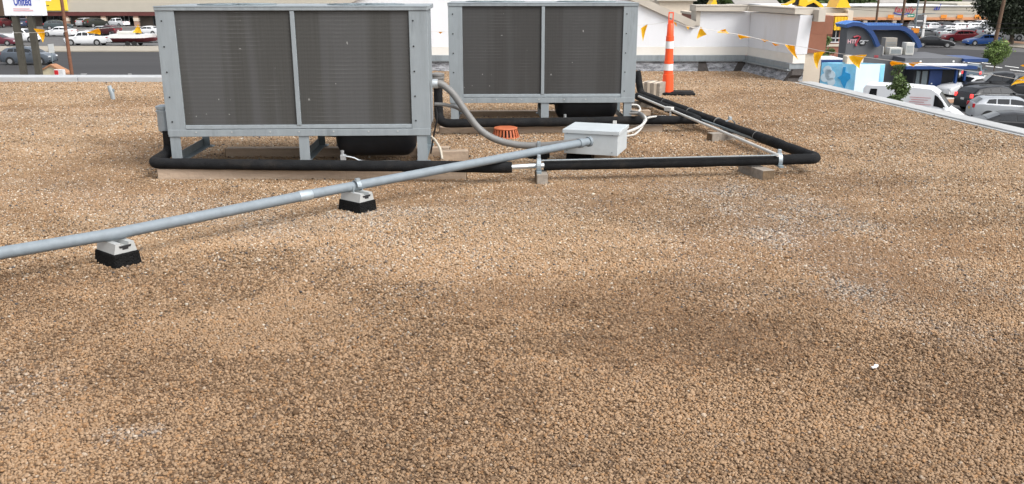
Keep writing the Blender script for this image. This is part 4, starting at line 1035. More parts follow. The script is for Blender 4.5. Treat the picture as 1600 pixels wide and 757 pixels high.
def car_parts(kind):
    if kind in MESH: return MESH[kind]
    S = SPECS[kind]; out = {}
    bm = MB(); rings = []
    xs = sorted({s[0] for s in S['st']} | {i / 26 for i in range(27)})
    for x in xs:
        X, h = car_section(S, x)
        pts = h + [(-a, b) for a, b in reversed(h[1:-1])]
        rings.append([bm.bm.verts.new((X, a, b)) for a, b in pts])
    n = len(rings[0])
    for r0, r1 in zip(rings, rings[1:]):
        for k in range(n): bm.bm.faces.new((r0[k], r0[(k + 1) % n], r1[(k + 1) % n], r1[k]))
    bm.bm.faces.new(rings[0]); bm.bm.faces.new(list(reversed(rings[-1])))
    out['body'] = (bm, R(32))
    gl = MB()
    def patch(fn, nu=5, nv=4):
        g = [[gl.bm.verts.new(fn(i / nu, j / nv)) for j in range(nv + 1)] for i in range(nu + 1)]
        for i in range(nu):
            for j in range(nv): gl.bm.faces.new((g[i][j], g[i + 1][j], g[i + 1][j + 1], g[i][j + 1])).smooth = True
    for a, b in S['sw']:
        for sg in (1, -1):
            def fn(u, v, a=a, b=b, sg=sg):
                lo_, hi_ = a + (.035 if v > .5 and a < .36 else 0) * (v - .5) * 2, b - (.03 if b > .76 else 0) * v; p = surf(S, lo_ + (hi_ - lo_) * u, 5.14 + .70 * v); return Vector((p.x, sg * (p.y + .014), p.z))
            patch(fn)
    for w_ in (S['ws'], S['rw']):
        if not w_: continue
        def fn(u, v, w_=w_):
            x = w_[0] + (w_[1] - w_[0]) * (.10 + .82 * u); y = 2 * v - 1; q = 6.9 + (1 - abs(y)) * 1.09
            p = surf(S, x, min(q, 7.999)); return Vector((p.x, p.y if y >= 0 else -p.y, p.z + .016))
        patch(fn, 5, 8)
    out['windows'] = (gl, None)
    L = S['L']
    lo = MB()
    for e in (0, 1):
        x = S['L'] * (.5 - .012) if e == 0 else -S['L'] * (.5 - .012)
        w = S['st'][1][4] if e == 0 else S['st'][-2][4]
        lo.box((x, 0, S['st'][1][1] + .13), (.10, w * 1.9, .17), None, .02)
    out['bumpers'] = (lo, None)
    res = {}
    for nm, (b, sh) in out.items():
        os_ = [b.build(nm, None, None, sh)] if nm == 'body' else build_each(b, nm, None)
        res[nm] = [o.data for o in os_]
        for o in os_: COL.objects.unlink(o); bpy.data.objects.remove(o)
    r = S['wr']
    ty = MB(); ty.lathe([(r * .62, -.11), (r * .93, -.11), (r, -.08), (r, .08), (r * .93, .11), (r * .62, .11)], (0, 0, 0), 22, 'Y'); o = ty.build('wheel', M['tyre']); res['tyre'] = o.data; COL.objects.unlink(o); bpy.data.objects.remove(o)
    ri = MB(); ri.lathe([(r * .63, -.09), (r * .63, .09)], (0, 0, 0), 18, 'Y')
    for i in range(5):
        q = 2 * math.pi * i / 5; ri.box((math.cos(q) * r * .33, 0, math.sin(q) * r * .33), (r * .55, .20, r * .16), Matrix.Rotation(-q, 4, 'Y'))
    o = ri.build('rim', M['rim']); res['rim'] = o.data; COL.objects.unlink(o); bpy.data.objects.remove(o)
    ar = MB(); ar.lathe([(r * 1.14, -.02), (r * 1.14, .02)], (0, 0, 0), 22, 'Y'); o = ar.build('wheel_arch', M['trim']); res['arch'] = o.data; COL.objects.unlink(o); bpy.data.objects.remove(o)
    MESH[kind] = res
    return res
def link(name, me, m, parent, loc=(0, 0, 0)):
    me2 = me
    if m is not None:
        me2 = me.copy(); me2.materials.clear(); me2.materials.append(m)
    o = bpy.data.objects.new(name, me2); COL.objects.link(o); o.parent = parent; o.location = loc; return o
def car(name, label, cat, pos, heading, kind, col, metal=0.0, lit=False, scale=1.0, group=None, plate=None):
    """pos: world point on the street under the middle of the vehicle; heading: 0 = facing right"""
    S = SPECS[kind]; P = car_parts(kind)
    t = thing(name, label, cat, pos, heading, group); t.scale = (scale,) * 3
    link('body', P['body'][0], carpaint(col, .28, metal), t)
    for me in P['windows']: link('window', me, M['glass'], t)
    for me in P['bumpers']: link('bumper', me, M['trim'] if kind != 'sedan' else carpaint(col, .28, metal), t)
    w = S['st'][3][4]
    for ax in S['ax']:
        for sg in (1, -1):
            X = S['L'] * (.5 - ax)
            link('wheel_arch', P['arch'], None, t, (X, sg * (w - .015), S['wr'] * 1.02))
            o = link('wheel', P['tyre'], None, t, (X, sg * (w - .10), S['wr']))
            link('rim', P['rim'], None, o, (0, sg * .025, 0))
    L = S['L']
    for sg in (1, -1):
        zf = S['st'][1][2]; k = MB(); k.box((L * .5 - .055 - (.03 if kind == 'sedan' else 0), sg * S['st'][1][4] * .80, zf - .10), (.14, .30, .13), None, .02); k.build('headlight', M['headlamp'], t)
        zr = S['st'][-2][2]
        k = MB()
        if kind in ('suv', 'van'): k.box((-L * .5 + .075, sg * S['st'][-2][4] * .87, zr - .12), (.14, .18, .26), None, .02)
        else: k.box((-L * .5 + .06, sg * S['st'][-2][4] * .80, zr - .14), (.13, .34, .14), None, .02)
        k.build('tail_light', M['taillit'] if lit else M['tail'], t)
        k = MB(); mx = S['L'] * (.5 - S['sw'][0][0] - .01); k.box((mx, sg * (w + .11), S['st'][3][2] + .08), (.12, .22, .14), None, .02); k.build('mirror', carpaint(col, .28, metal), t)
    k = MB(); k.box((-L * .5 - .004, 0, S['st'][-2][2] - .35), (.03, .32, .14)); k.build('plate', plate or M['plate'], t)
    if kind == 'pickup':
        k = MB(); x0 = L * (.5 - .625); x1 = L * (.5 - .965); k.bb(x1, x0, -w * .80, w * .80, 1.20, 1.2625); k.build('bed_liner', M['trim'], t)
    if kind == 'van':
        k = MB()
        for i, (a_, b_) in enumerate(((-.2, .95), (-.1, .8), (-.2, .6), (-.3, 1.0))): k.bb(a_, b_, -1.012, -.998, 1.98 - i * .13, 2.005 - i * .13)
        build_each(k, 'side_writing', M['redink'], t)
    if kind in ('suv',):
        k = MB()
        for sg in (1, -1): k.tube([(L * (.5 - .48), sg * w * .62, 1.765), (L * (.5 - .85), sg * w * .62, 1.755)], .022, 8)
        build_each(k, 'roof_rail', M['trim'], t)
    return t
def cp(px, py): return at(px, py, GZ)
WHITE = (.70, .71, .72); SILV = (.42, .43, .44); BLK = (.014, .015, .017); MAR = (.085, .018, .022); NAVY = (.02, .028, .06); GREYB = (.12, .14, .165)
# --- across the street, left
car('suv', 'blue grey crossover driving right on the street, behind the two sign posts', 'car', cp(47, 101), 0, 'suv', GREYB, .4, scale=1.06)
car('pickup_truck', 'white crew cab pickup in the near row by the rusty pole, facing left', 'truck', cp(139, 71), R(180), 'pickup', WHITE)
car('pickup_truck', 'white pickup with topper between the two sign posts', 'truck', cp(33, 66), 0, 'pickup', WHITE, scale=.98)
car('parked_car', 'maroon car cut by the left edge of the photo', 'car', cp(0, 71), 0, 'sedan', (.11, .022, .035), scale=1.02)
car('parked_car', 'white sedan parked just left of the rusty pole', 'car', cp(94, 57), R(176), 'sedan', WHITE, scale=1.05)
car('parked_car', 'dark grey crossover behind the white sedan', 'car', cp(92, 47), R(20), 'suv', (.05, .065, .07))
car('parked_car', 'navy blue crossover parked under the big sign', 'car', cp(38, 43), R(110), 'suv', NAVY)
car('parked_car', 'dark red crossover parked under the brown sign box', 'car', cp(5, 43), R(90), 'suv', MAR)
car('parked_car', 'silver crossover parked at the shops with its back to the street', 'car', cp(137, 42), R(78), 'suv', SILV, .3)
car('parked_car', 'near black crossover parked beside the silver one at the shops', 'car', cp(151, 42.5), R(60), 'suv', (.025, .027, .022))
car('parked_car', 'white pickup parked by itself in front of the shop windows', 'truck', cp(184, 42), R(155), 'pickup', WHITE, scale=.85)
car('parked_car', 'maroon crossover behind the white pickup bed', 'car', cp(172, 55), R(150), 'suv', MAR, scale=.9)
car('parked_car', 'silver sedan behind the white pickup cab', 'car', cp(157, 54), R(170), 'sedan', SILV, .3, scale=.95)
car('parked_car', 'white sedan half hidden behind the boat', 'car', cp(231, 55), R(170), 'sedan', WHITE, scale=1.0)

for i, (px, py, k_, c_) in enumerate(((1432, 45.5, 'suv', SILV), (1449, 45, 'suv', BLK), (1464, 45.5, 'sedan', WHITE), (1492, 46, 'suv', (.10, .10, .11)), (1514, 46, 'sedan', SILV), (1537, 47, 'suv', WHITE), (1547, 52, 'suv', (.05, .055, .06)), (1476, 54, 'sedan', WHITE), (1550, 60, 'suv', SILV))):
    car('parked_car', 'small distant car packed among others in the far car park at right', 'car', cp(px, py), R(random.choice((10, 25, 175, 190))), k_, c_, group='cars packed in the far car park')
def boat():
    p = cp(214, 72)
    t = thing('boat_trailer', 'black trailer carrying the white and maroon motor boat', 'trailer', p, 0)
    k = MB(); k.bb(-3.0, 2.4, -.9, .9, .42, .52); k.tube([(2.3, 0, .47), (3.6, 0, .45)], .05, 8); k.build('frame', M['trim'], t)
    for x in (-.8, .1):
        for s in (-1, 1):
            w = MB(); w.lathe([(.18, -.1), (.30, -.1), (.33, 0), (.30, .1), (.18, .1)], (x, s * 1.0, .33), 20, 'Y'); o = w.build('wheel', M['tyre'], t)
            w = MB(); w.lathe([(.19, -.09), (.19, .09)], (x, s * 1.0, .33), 14, 'Y'); w.build('rim', M['rim'], o)
    b = thing('motor_boat', 'white and maroon motor boat on a trailer in the car park', 'boat', (p.x, p.y, p.z + .53), 0)
    def hull(z0, z1, f0, f1, name, m):
        k = MB(); rings = []
        for i in range(13):
            u = i / 12; x = 3.0 - 6.0 * u
            w = 1.18 * min(1, (max(0, u) / .42)) ** .55
            rings.append([k.bm.verts.new((x - (.35 if q == 0 else 0) * (1 - u), s * w * (f0 if q == 0 else f1) + .001 * s, (z0 + .5 * max(0, .25 - u) * (q == 0)) if q == 0 else z1 + .12 * max(0, .4 - u))) for q, s in ((0, -1), (1, -1), (1, 1), (0, 1))])
        for a, c in zip(rings, rings[1:]):
            for q in range(4): k.bm.faces.new((a[q], a[(q + 1) % 4], c[(q + 1) % 4], c[q]))
        k.bm.faces.new(rings[0]); k.bm.faces.new(list(reversed(rings[-1]))); k.build(name, m, b)
    hull(.0, .52, .35, .94, 'hull', M['hullmaroon']); hull(.523, 1.0, .95, .98, 'topsides', M['white'])
    k = MB(); k.poly([(.9, -.8, 1.0), (.3, -.75, 1.42), (.2, -.75, 1.42), (.7, -.85, 1.0)], (0, 1.6, 0)); k.build('windscreen', M['glass'], b)
    k = MB(); k.bb(-3.25, -2.95, -.22, .22, .35, 1.35, .06); k.build('outboard_motor', M['trim'], b)
    k = MB(); k.bb(-2.2, .3, -.8, .8, .99, 1.38, .12); k.build('seats', M['acwhite'], b)
boat()

# --- right-hand side
car('delivery_van', 'white high roof van parked right behind the roof edge', 'van', aty(1430, 150, 42.0 * K).to_2d().to_3d() + Vector((0, 0, GZ)), R(-30), 'van', (.66, .67, .68), scale=.95)
car('suv', 'silver crossover with a yellow plate near the right roof edge', 'car', cp(1572, 190), R(-14), 'suv', (.42, .44, .46), .35, plate=M['yellow'], scale=.9)
car('sedan', 'black sedan nearest the right roof edge, only its roof and windows showing', 'car', cp(1592, 217), R(-16), 'sedan', (.02, .021, .023), scale=1.0)
car('suv', 'black crossover with brake lights lit behind the silver crossover', 'car', cp(1548, 172), R(12), 'suv', BLK, lit=True, scale=.95)
car('sedan', 'pale silver sedan beside the blue kiosk canopy', 'car', cp(1513, 150), R(195), 'sedan', (.60, .61, .62), scale=1.0)
car('parked_car', 'small grey blue hatchback with red lamps in the kiosk lane', 'car', cp(1518, 128), R(60), 'suv', (.13, .17, .20), .3, lit=True, scale=.85)
car('pickup_truck', 'black pickup on the right of the kiosk lane', 'truck', cp(1567, 154), R(160), 'pickup', BLK, scale=1.0)
car('parked_car', 'black pickup cut by the right edge behind the yellow pennant', 'truck', cp(1606, 160), R(160), 'pickup', (.03, .031, .033), lit=True)
car('sedan', 'black sedan waiting at the junction by the blue arched roof', 'car', cp(1459, 74), R(-20), 'sedan', BLK)
car('parked_car', 'red crossover in the far car park', 'car', cp(1498, 66), R(178), 'suv', (.24, .022, .03), scale=.98)
car('sedan', 'bright blue sedan beside the red crossover', 'car', cp(1534, 71), R(182), 'sedan', (.03, .10, .33))
car('parked_car', 'white crossover parked under the big dark tree', 'car', cp(1573, 63), R(172), 'suv', WHITE, scale=.95)
car('parked_car', 'white sedan in the far car park beside the traffic signal', 'car', cp(1438, 51), R(15), 'sedan', WHITE, scale=.95)
car('parked_car', 'silver crossover parked in the third row near the traffic signal', 'car', cp(1456, 50), R(30), 'suv', (.52, .53, .54), .2, scale=.95)
car('parked_car', 'black crossover parked in the far row left of the shop column', 'car', cp(1478, 49), R(25), 'suv', BLK, scale=.95)
car('parked_car', 'white crossover, first of two white ones behind the red crossover', 'car', cp(1503, 51), R(10), 'suv', WHITE, scale=.95)
car('parked_car', 'white crossover nearest the big tree behind the blue sedan', 'car', cp(1525, 51), R(5), 'suv', WHITE, scale=.95)
car('parked_car', 'dark sedan in the row behind the blue sedan', 'car', cp(1530, 59), R(15), 'sedan', (.03, .032, .035))
car('parked_car', 'grey sedan between the black sedan and the red crossover', 'car', cp(1466, 59), R(20), 'sedan', (.20, .21, .22), .2)
car('parked_car', 'pale grey sedan behind the black sedan at the junction', 'car', cp(1484, 60), R(10), 'sedan', (.42, .45, .46), .2)
car('parked_car', 'dark grey sedan at the near end of the row above the blue roof', 'car', cp(1444, 60), R(20), 'sedan', (.10, .105, .11), .2)

# ------------------------------------------------------------------ shop buildings across the street
def mall_left():
    Y = 151.0 * K; z = lambda y: aty(100, y, Y).z - GZ
    X0, X1 = -150.0, -24.0
    t = thing('shop_building', 'long cream shopping centre with a dark red band across the street at left', 'building', (0, Y, GZ))
    xa = lambda px: aty(px, 30, Y).x
    zf = z(18)
    k = MB(); k.bb(X0, X1, -3.5, 12, zf, z(4)); k.bb(X0, X1, -3.2, 12, z(4) + .01, z(-40)); k.build('fascia', M['mallcream'], t)
    k = MB(); k.bb(X0, X1, -3.45, 0, zf - .75, zf - .01); k.build('canopy_band', M['mallred'], t)
    k = MB(); k.bb(X0, X1, .0, 11.9, 0, zf - .01); k.build('shop_wall', M['mallwall'], t)
    for px in (3, 58, 116, 173, 223, 275, 330, 385):
        k = MB(); x = xa(px); k.bb(x - .42, x + .42, -3.3, -2.5, 0, zf - .76); k.build('column', M['brickcol'], t)
        k = MB(); k.bb(x - .48, x + .48, -3.36, -2.44, 1.0, zf - 1.15); k.build('column_cap', M['tan'], t)
    for a, b, n in ((66, 112, 5), (187, 217, 4), (0, 40, 5), (240, 300, 6), (320, 380, 6)):
        k = MB(); k.bb(xa(a), xa(b), -.06, -.005, .15, zf - .8); w = k.build('shop_window', M['glass'], t)
        k = MB()
        for i in range(n + 1):
            x = xa(a) + (xa(b) - xa(a)) * i / n; k.bb(x - .05, x + .05, -.14, -.065, .1, zf - .8)
        build_each(k, 'mullion', M['white'] if a == 187 else M['galv_dark'], w)
    s = thing('shop_sign', 'yellow shop sign mounted on the cream fascia at left', 'sign', (xa(89), Y - 3.55, GZ + z(17) + .1))
    hh = z(-14) - z(17)
    k = MB(); k.bb(-2.9, 4.2, -.25, 0.02, 0, hh, .03); k.build('sign_face', M['yellowsign'], s)
    k = MB()
    for i in range(7): k.bb(-2.6 + i * .21, -2.45 + i * .21, -.28, -.255, 1.35, 1.62)
    k.bb(-2.7, -.9, -.28, -.255, .75, .80); k.build('small_writing', M['redink'], s)
    k = MB(); k.bb(-.7, 1.3, -.28, -.255, 1.8, 2.6); k.build('white_panel', M['white'], s)
    k = MB()
    for i in range(5): k.bb(-.4 + i * .24, -.24 + i * .24, -.28, -.255, .85, 1.05)
    k.build('small_writing', M['trim'], s)
mall_left()

def mall_right():
    Y = 141.0 * K; z = lambda y: aty(1450, y, Y).z - GZ
    t = thing('shop_building', 'long cream shopping centre with an orange band beyond the far car park at right', 'building', (0, Y, GZ))
    xa = lambda px: aty(px, 25, Y).x
    X0, X1 = xa(1200), xa(1700)
    k = MB(); k.bb(X0, X1, -3.0, 14, z(26.5), z(12)); k.bb(xa(1483), xa(1570), -2.6, 14, z(12) + .01, z(5)); k.build('fascia', M['mallcream'], t)
    k = MB(); k.bb(X0, X1, -3.2, 14.1, z(9.6), z(8.4)); k.build('parapet_cap', M['white'], t)
    k = MB(); k.bb(X0, X1, -2.9, 13.9, z(12), z(9.7)); k.build('parapet', M['mallcream'], t)
    k = MB(); k.bb(X0, X1, -3.3, -.1, z(30.5), z(26.6)); k.build('canopy_band', M['orangeband'], t)
    k = MB(); k.bb(X0, X1, 0, 13.8, 0, z(26.6)); k.build('shop_wall', M['mallwall'], t)
    for px in (1343, 1388, 1432, 1491, 1521, 1548, 1590):
        k = MB(); x = xa(px); k.bb(x - .35, x + .35, -3.1, -2.4, 0, z(30.6)); k.build('column', M['tan'], t)
    for a, b, m in ((1346, 1360, 'glass'), (1362, 1385, 'glass'), (1393, 1412, 'glass'), (1445, 1453, 'glass'), (1454, 1458, 'bluedoor'), (1459, 1486, 'glass'), (1494, 1500, 'yellow'), (1501, 1508, 'glass'), (1509, 1516, 'bluedoor'), (1526, 1546, 'glass')):
        k = MB(); k.bb(xa(a), xa(b), -.08, -.005, .3, z(31)); k.build('shop_window' if m == 'glass' else 'window_poster', M[m], t)
    def lett(txt, px, py, size, m, sh=0):
        return text(txt, size, M[m], t, (xa(px), -3.06, z(py)), 0, 'lettering', .012, R(90), 1.1, sh)
    lett('family', 1401, 18.5, 1.45, 'redink', .2)
    lett('al', 1450, 15.5, 1.6, 'blueink', .25)
    k = MB(); q = [Vector((xa(1385) + i * .29, -3.05, z(19) - .28 * math.sin(i / 10 * math.pi))) for i in range(11)]
    for a, b in zip(q, q[1:]): k.poly([a, b, b + Vector((0, 0, -.17)), a + Vector((0, 0, -.17))], (0, -.05, 0))
    k.build('swoosh', M['blueink'], t)
    for px in (1380, 1461, 1486, 1513):
        k = MB(); k.bb(xa(px) - .5, xa(px) + .55, -3.42, -3.31, z(28), z(22.5)); k.build('blade_sign', M['signal'], t)
mall_right()

def burger_house():
    Y = 78.0 * K; z = lambda y: aty(1300, y, Y).z - GZ; xa = lambda px: aty(px, 40, Y).x
    t = thing('restaurant_building', 'brown brick restaurant with yellow awning and yellow roof shapes behind the white parapet', 'building', (0, Y, GZ))
    k = MB(); k.bb(xa(1090), xa(1322), 0, 9, 0, z(25)); k.build('brick_wall', M['brick'], t)
    k = MB(); k.bb(xa(1088), xa(1324), -.2, 9.2, z(24.9), z(21)); k.bb(xa(1322) + .02, xa(1331), -.1, 9.1, 0, z(17)); k.bb(xa(1262), xa(1322), -.08, -.005, z(73), z(69)); k.build('cream_trim', M['tan'], t)
    k = MB(); k.bb(xa(1300), xa(1319), -.75, -.03, z(47), z(26.5))
    for i in range(5):
        x = xa(1300) + (xa(1319) - xa(1300)) * i / 4; k.bb(x - .03, x + .03, -.80, -.755, z(47), z(26.5))
    k.build('awning', M['yellow'], t)
    k = MB(); k.bb(xa(1302), xa(1312), -.06, -.004, z(66), z(47.5)); w = k.build('window', M['glass'], t)
    k = MB(); k.bb(xa(1306.5), xa(1307.5), -.12, -.065, z(66), z(47.5)); k.bb(xa(1300), xa(1314), -.12, -.065, z(60.5), z(59)); k.bb(xa(1300), xa(1314), -.12, -.065, z(67), z(65.5)); k.build('window_frame', M['white'], w)
    def zig(P, m, d=.8, y=.3):
        k = MB(); V = [(xa(a), y, z(b)) for a, b in P]; k.poly(V, (0, d, 0)); return k.build('roof_shape', M[m], t)
    zig([(1222, 8.5), (1229, 9), (1240, 4), (1243, -6), (1239, -6), (1236, 2), (1228, 6.5), (1222, 7)], 'yellow')
    zig([(1240, 8.5), (1247, 8.5), (1247, -4), (1243, 1)], 'black', .6, .5)
    zig([(1247, 8.5), (1258, 12), (1259, 9), (1270, 4), (1281, 12), (1286, 12), (1284, 8), (1270, -.5), (1260, 4), (1260, -6), (1248, -6)], 'yellow', 2.4)
    zig([(1258.5, 12.3), (1270, 4.5), (1280.5, 12.3)], 'black', 1.2, .6)
    zig([(1305, 12.5), (1328, 12.5), (1325, 6), (1318, -5), (1312, -5), (1308, 5)], 'yellow', 3.0)
    zig([(1109, 8.5), (1120, 8.5), (1118, 2), (1117, -4), (1113, -4), (1113, 2)], 'yellow', 2.0)
    k = MB(); k.bb(xa(1100), xa(1330), 1.0, 8, z(20.9), z(14)); k.build('roof_parapet', M['beige'], t)
burger_house()

def kiosk():
    Y = 57.0 * K; z = lambda y: aty(1400, y, Y).z - GZ; xa = lambda px: aty(px, 80, Y).x
    O = Vector((xa(1318), Y, GZ)); x = lambda px, y=0.0: aty(px, 80, Y + y).x - O.x; zz_ = lambda py, y=0.0: aty(1400, py, Y + y).z - GZ
    t = thing('drive_through_kiosk', 'charcoal drive through kiosk under a curved blue standing seam roof', 'building', O)
    # front wall with quarter-arch top
    arc = [(1321, 44), (1329, 41.5), (1339, 42), (1349, 46.5), (1357, 54), (1363, 63), (1367, 71)]
    k = MB(); k.poly([(x(1321), 0, 0)] + [(x(a), 0, z(b)) for a, b in arc] + [(x(1377), 0, z(71)), (x(1377), 0, 0)], (0, 1.5, 0)); k.build('arched_wall', M['darkgrey'], t)
    def band(P, y0, y1, th, name, m, fascia):
        k = MB(); V = [Vector((x(a, y0), y0, zz_(b, y0))) for a, b in P]
        up = []
        for i, v in enumerate(V):
            d = (V[min(i + 1, len(V) - 1)] - V[max(i - 1, 0)]).normalized(); n = Vector((-d.z, 0, d.x)); n = n if n.z > 0 or n.x > 0 else -n; up.append(v + n * th)
        for i in range(len(V) - 1): k.poly([V[i] + Vector((0, .02, 0)), V[i + 1] + Vector((0, .02, 0)), up[i + 1] + Vector((0, .02, 0)), up[i] + Vector((0, .02, 0))], (0, y1 - y0, 0))
        return V, up, k.build(name, m, t)
    V, up, o = band([(1320, 44)] + [(a, b - .6) for a, b in arc] + [(1369, 74)], -.35, 1.9, .28, 'front_roof_band', M['bluemetal'], True)
    k = MB()
    for i in range(len(V) - 1): k.poly([V[i] - Vector((0, .06, 0)), V[i + 1] - Vector((0, .06, 0)), up[i + 1] - Vector((0, .06, 0)), up[i] - Vector((0, .06, 0))], (0, .07, 0))
    k.build('fascia', M['bluedark'], o)
    k = MB()
    for y in (.3, .9, 1.5):
        for i in range(len(V) - 1): k.poly([up[i] + Vector((0, y, .0)), up[i + 1] + Vector((0, y, .0)), up[i + 1] + Vector((0, y, .07)), up[i] + Vector((0, y, .07))], (0, .05, 0))
    k.build('seams', M['bluemetal'], o)
    # rear vault
    y0, y1 = 3.2, 6.4
    s2 = 1.06
    arc2 = [(1352, 47), (1400, 47), (1408, 48.5), (1416, 53), (1424, 60), (1430, 68), (1434, 76)]
    V, up, o = band(arc2, y0, y1, .34, 'rear_roof_vault', M['bluemetal'], True)
    # the vault slopes up to its ridge behind
    k = MB(); zl, zh = zz_(47, y0) + .34, zz_(38.5, y1); k.poly([(x(1346, y0), y0, zl), (x(1402, y0), y0, zl), (x(1406, y1), y1, zh), (x(1346, y1), y1, zh)], (0, 0, .06))
    for i in range(15):
        xx = x(1346, y0) + (x(1402, y0) - x(1346, y0)) * i / 14; k.poly([(xx, y0, zl + .06), (xx + .06, y0, zl + .06), (xx + .06, y1, zh + .06), (xx, y1, zh + .06)], (0, 0, .09))
    k.build('seam_slope', M['bluemetal'], o)
    k = MB()
    for i in range(len(V) - 1): k.poly([V[i] - Vector((0, .06, 0)), V[i + 1] - Vector((0, .06, 0)), up[i + 1] - Vector((0, .06, 0)), up[i] - Vector((0, .06, 0))], (0, .07, 0))
    k.build('fascia', M['bluedark'], o)
    k = MB(); k.bb(x(1365, y0), x(1428, y0), y0 + .5, y0 + .7, 0, zz_(48, y0)); k.build('recess_wall', M['darkgrey2'], t)
    k = MB(); k.bb(x(1377) + .01, x(1428), .1, 3.6, 0, z(87)); k.bb(x(1377) + .02, x(1380), .02, 3.2, z(86.9), z(72)); k.build('lower_block', M['darkgrey'], t)
    # lower wing with canopy
    k = MB(); k.bb(x(1418), x(1487), -1.6, 4.0, 0, z(98)); k.build('wing_wall', M['darkgrey2'], t)
    k = MB(); k.bb(x(1398), x(1486), -2.0, 4.2, z(97), z(88)); k.build('wing_parapet', M['darkgrey'], t)
    k = MB(); k.bb(x(1395), x(1487), -2.6, -2.02, z(98.5), z(95.5)); k.build('canopy_edge', M['white'], t)
    k = MB(); k.bb(x(1393), x(1500), -2.9, -2.05, z(103), z(98.6)); k.bb(x(1484), x(1520), -2.4, 1.2, z(93), z(88.5)); k.build('canopy', M['bluedark'], t)
    k = MB(); k.bb(x(1421), x(1438), -1.68, -1.61, z(139), z(108)); w = k.build('service_window', M['galv_dark'], t)
    k = MB(); k.bb(x(1427), x(1429), -1.75, -1.685, z(139), z(108)); k.build('mullion', M['black'], w)
    k = MB(); k.bb(x(1441), x(1460), -1.70, -1.61, z(146), z(107)); d = k.build('door', M['bluedoor'], t)
    k = MB(); k.bb(x(1444), x(1446), -1.78, -1.705, z(128), z(126)); k.build('handle', M['silver'], d)
    for px in (1471, 1484):
        k = MB(); k.bb(x(px), x(px + 2.5), -2.7, -2.45, 0, z(103)); k.build('post', M['bluedark'], t)
    k = MB()
    for px in (1420, 1470): k.bb(x(px), x(px) + .12, -2.06, -2.01, z(94), z(91.5))
    build_each(k, 'wall_lamp', M['white'], t)
    # red pink and white wall emblem
    text('HTP', .40, M['pinkink'], t, (x(1330), -.03, z(68)), 0, 'lettering', .012)
    text('CET', .38, M['reflect'], t, (x(1346.5), -.03, z(69)), 0, 'lettering', .010, R(90), 1.0, .3)
    k = MB(); k.tube([(x(a), -.05, z(b)) for a, b in ((1331, 58.5), (1337, 56.5), (1341, 58), (1338, 64), (1335, 70), (1337, 72))], .07, 8); k.build('emblem', M['redink'], t)
    k = MB(); k.tube([(x(a), -.04, z(b)) for a, b in ((1332, 59.5), (1338, 57.6), (1343, 60), (1340, 66), (1344, 71), (1350, 70), (1352, 65))], .05, 8); k.build('emblem', M['black'], t)
    text('SEE', .22, M['redink'], t, (x(1370), -.03, z(90)), 0, 'lettering', .008)
    # plant standing on the flat roof
    zr = z(87)
    for lab, a, b, h, m, y in (('small white rooftop unit beside the arched wall of the kiosk', 1374, 1384, .62, 'acwhite', .7), ('wide tan rooftop unit in the middle of the kiosk roof', 1396, 1415, 1.2, 'actan', 2.0), ('low white rooftop unit in front of the tan one', 1394, 1414, .55, 'acwhite', .8), ('white rooftop unit at the right end of the kiosk roof', 1420, 1433, .95, 'acwhite', .9)):
        zz = GZ + zr if b < 1425 else GZ + z(88)
        u = thing('rooftop_unit', lab, 'air conditioner', (O.x + (x(a) + x(b)) / 2, Y + y, zz)); w = (x(b) - x(a)) / 2
        k = MB(); k.bb(-w, w, -.35, .45, .05, h, .03); k.bb(-w, w, -.3, .4, 0, .05); k.build('casing', M[m], u)
        k = MB()
        for i in range(6): k.bb(-w * .8, w * .8, -.37, -.352, h * (.2 + .1 * i), h * (.2 + .1 * i) + .03)
        k.build('grille', M['galv_dark'], u)
kiosk()

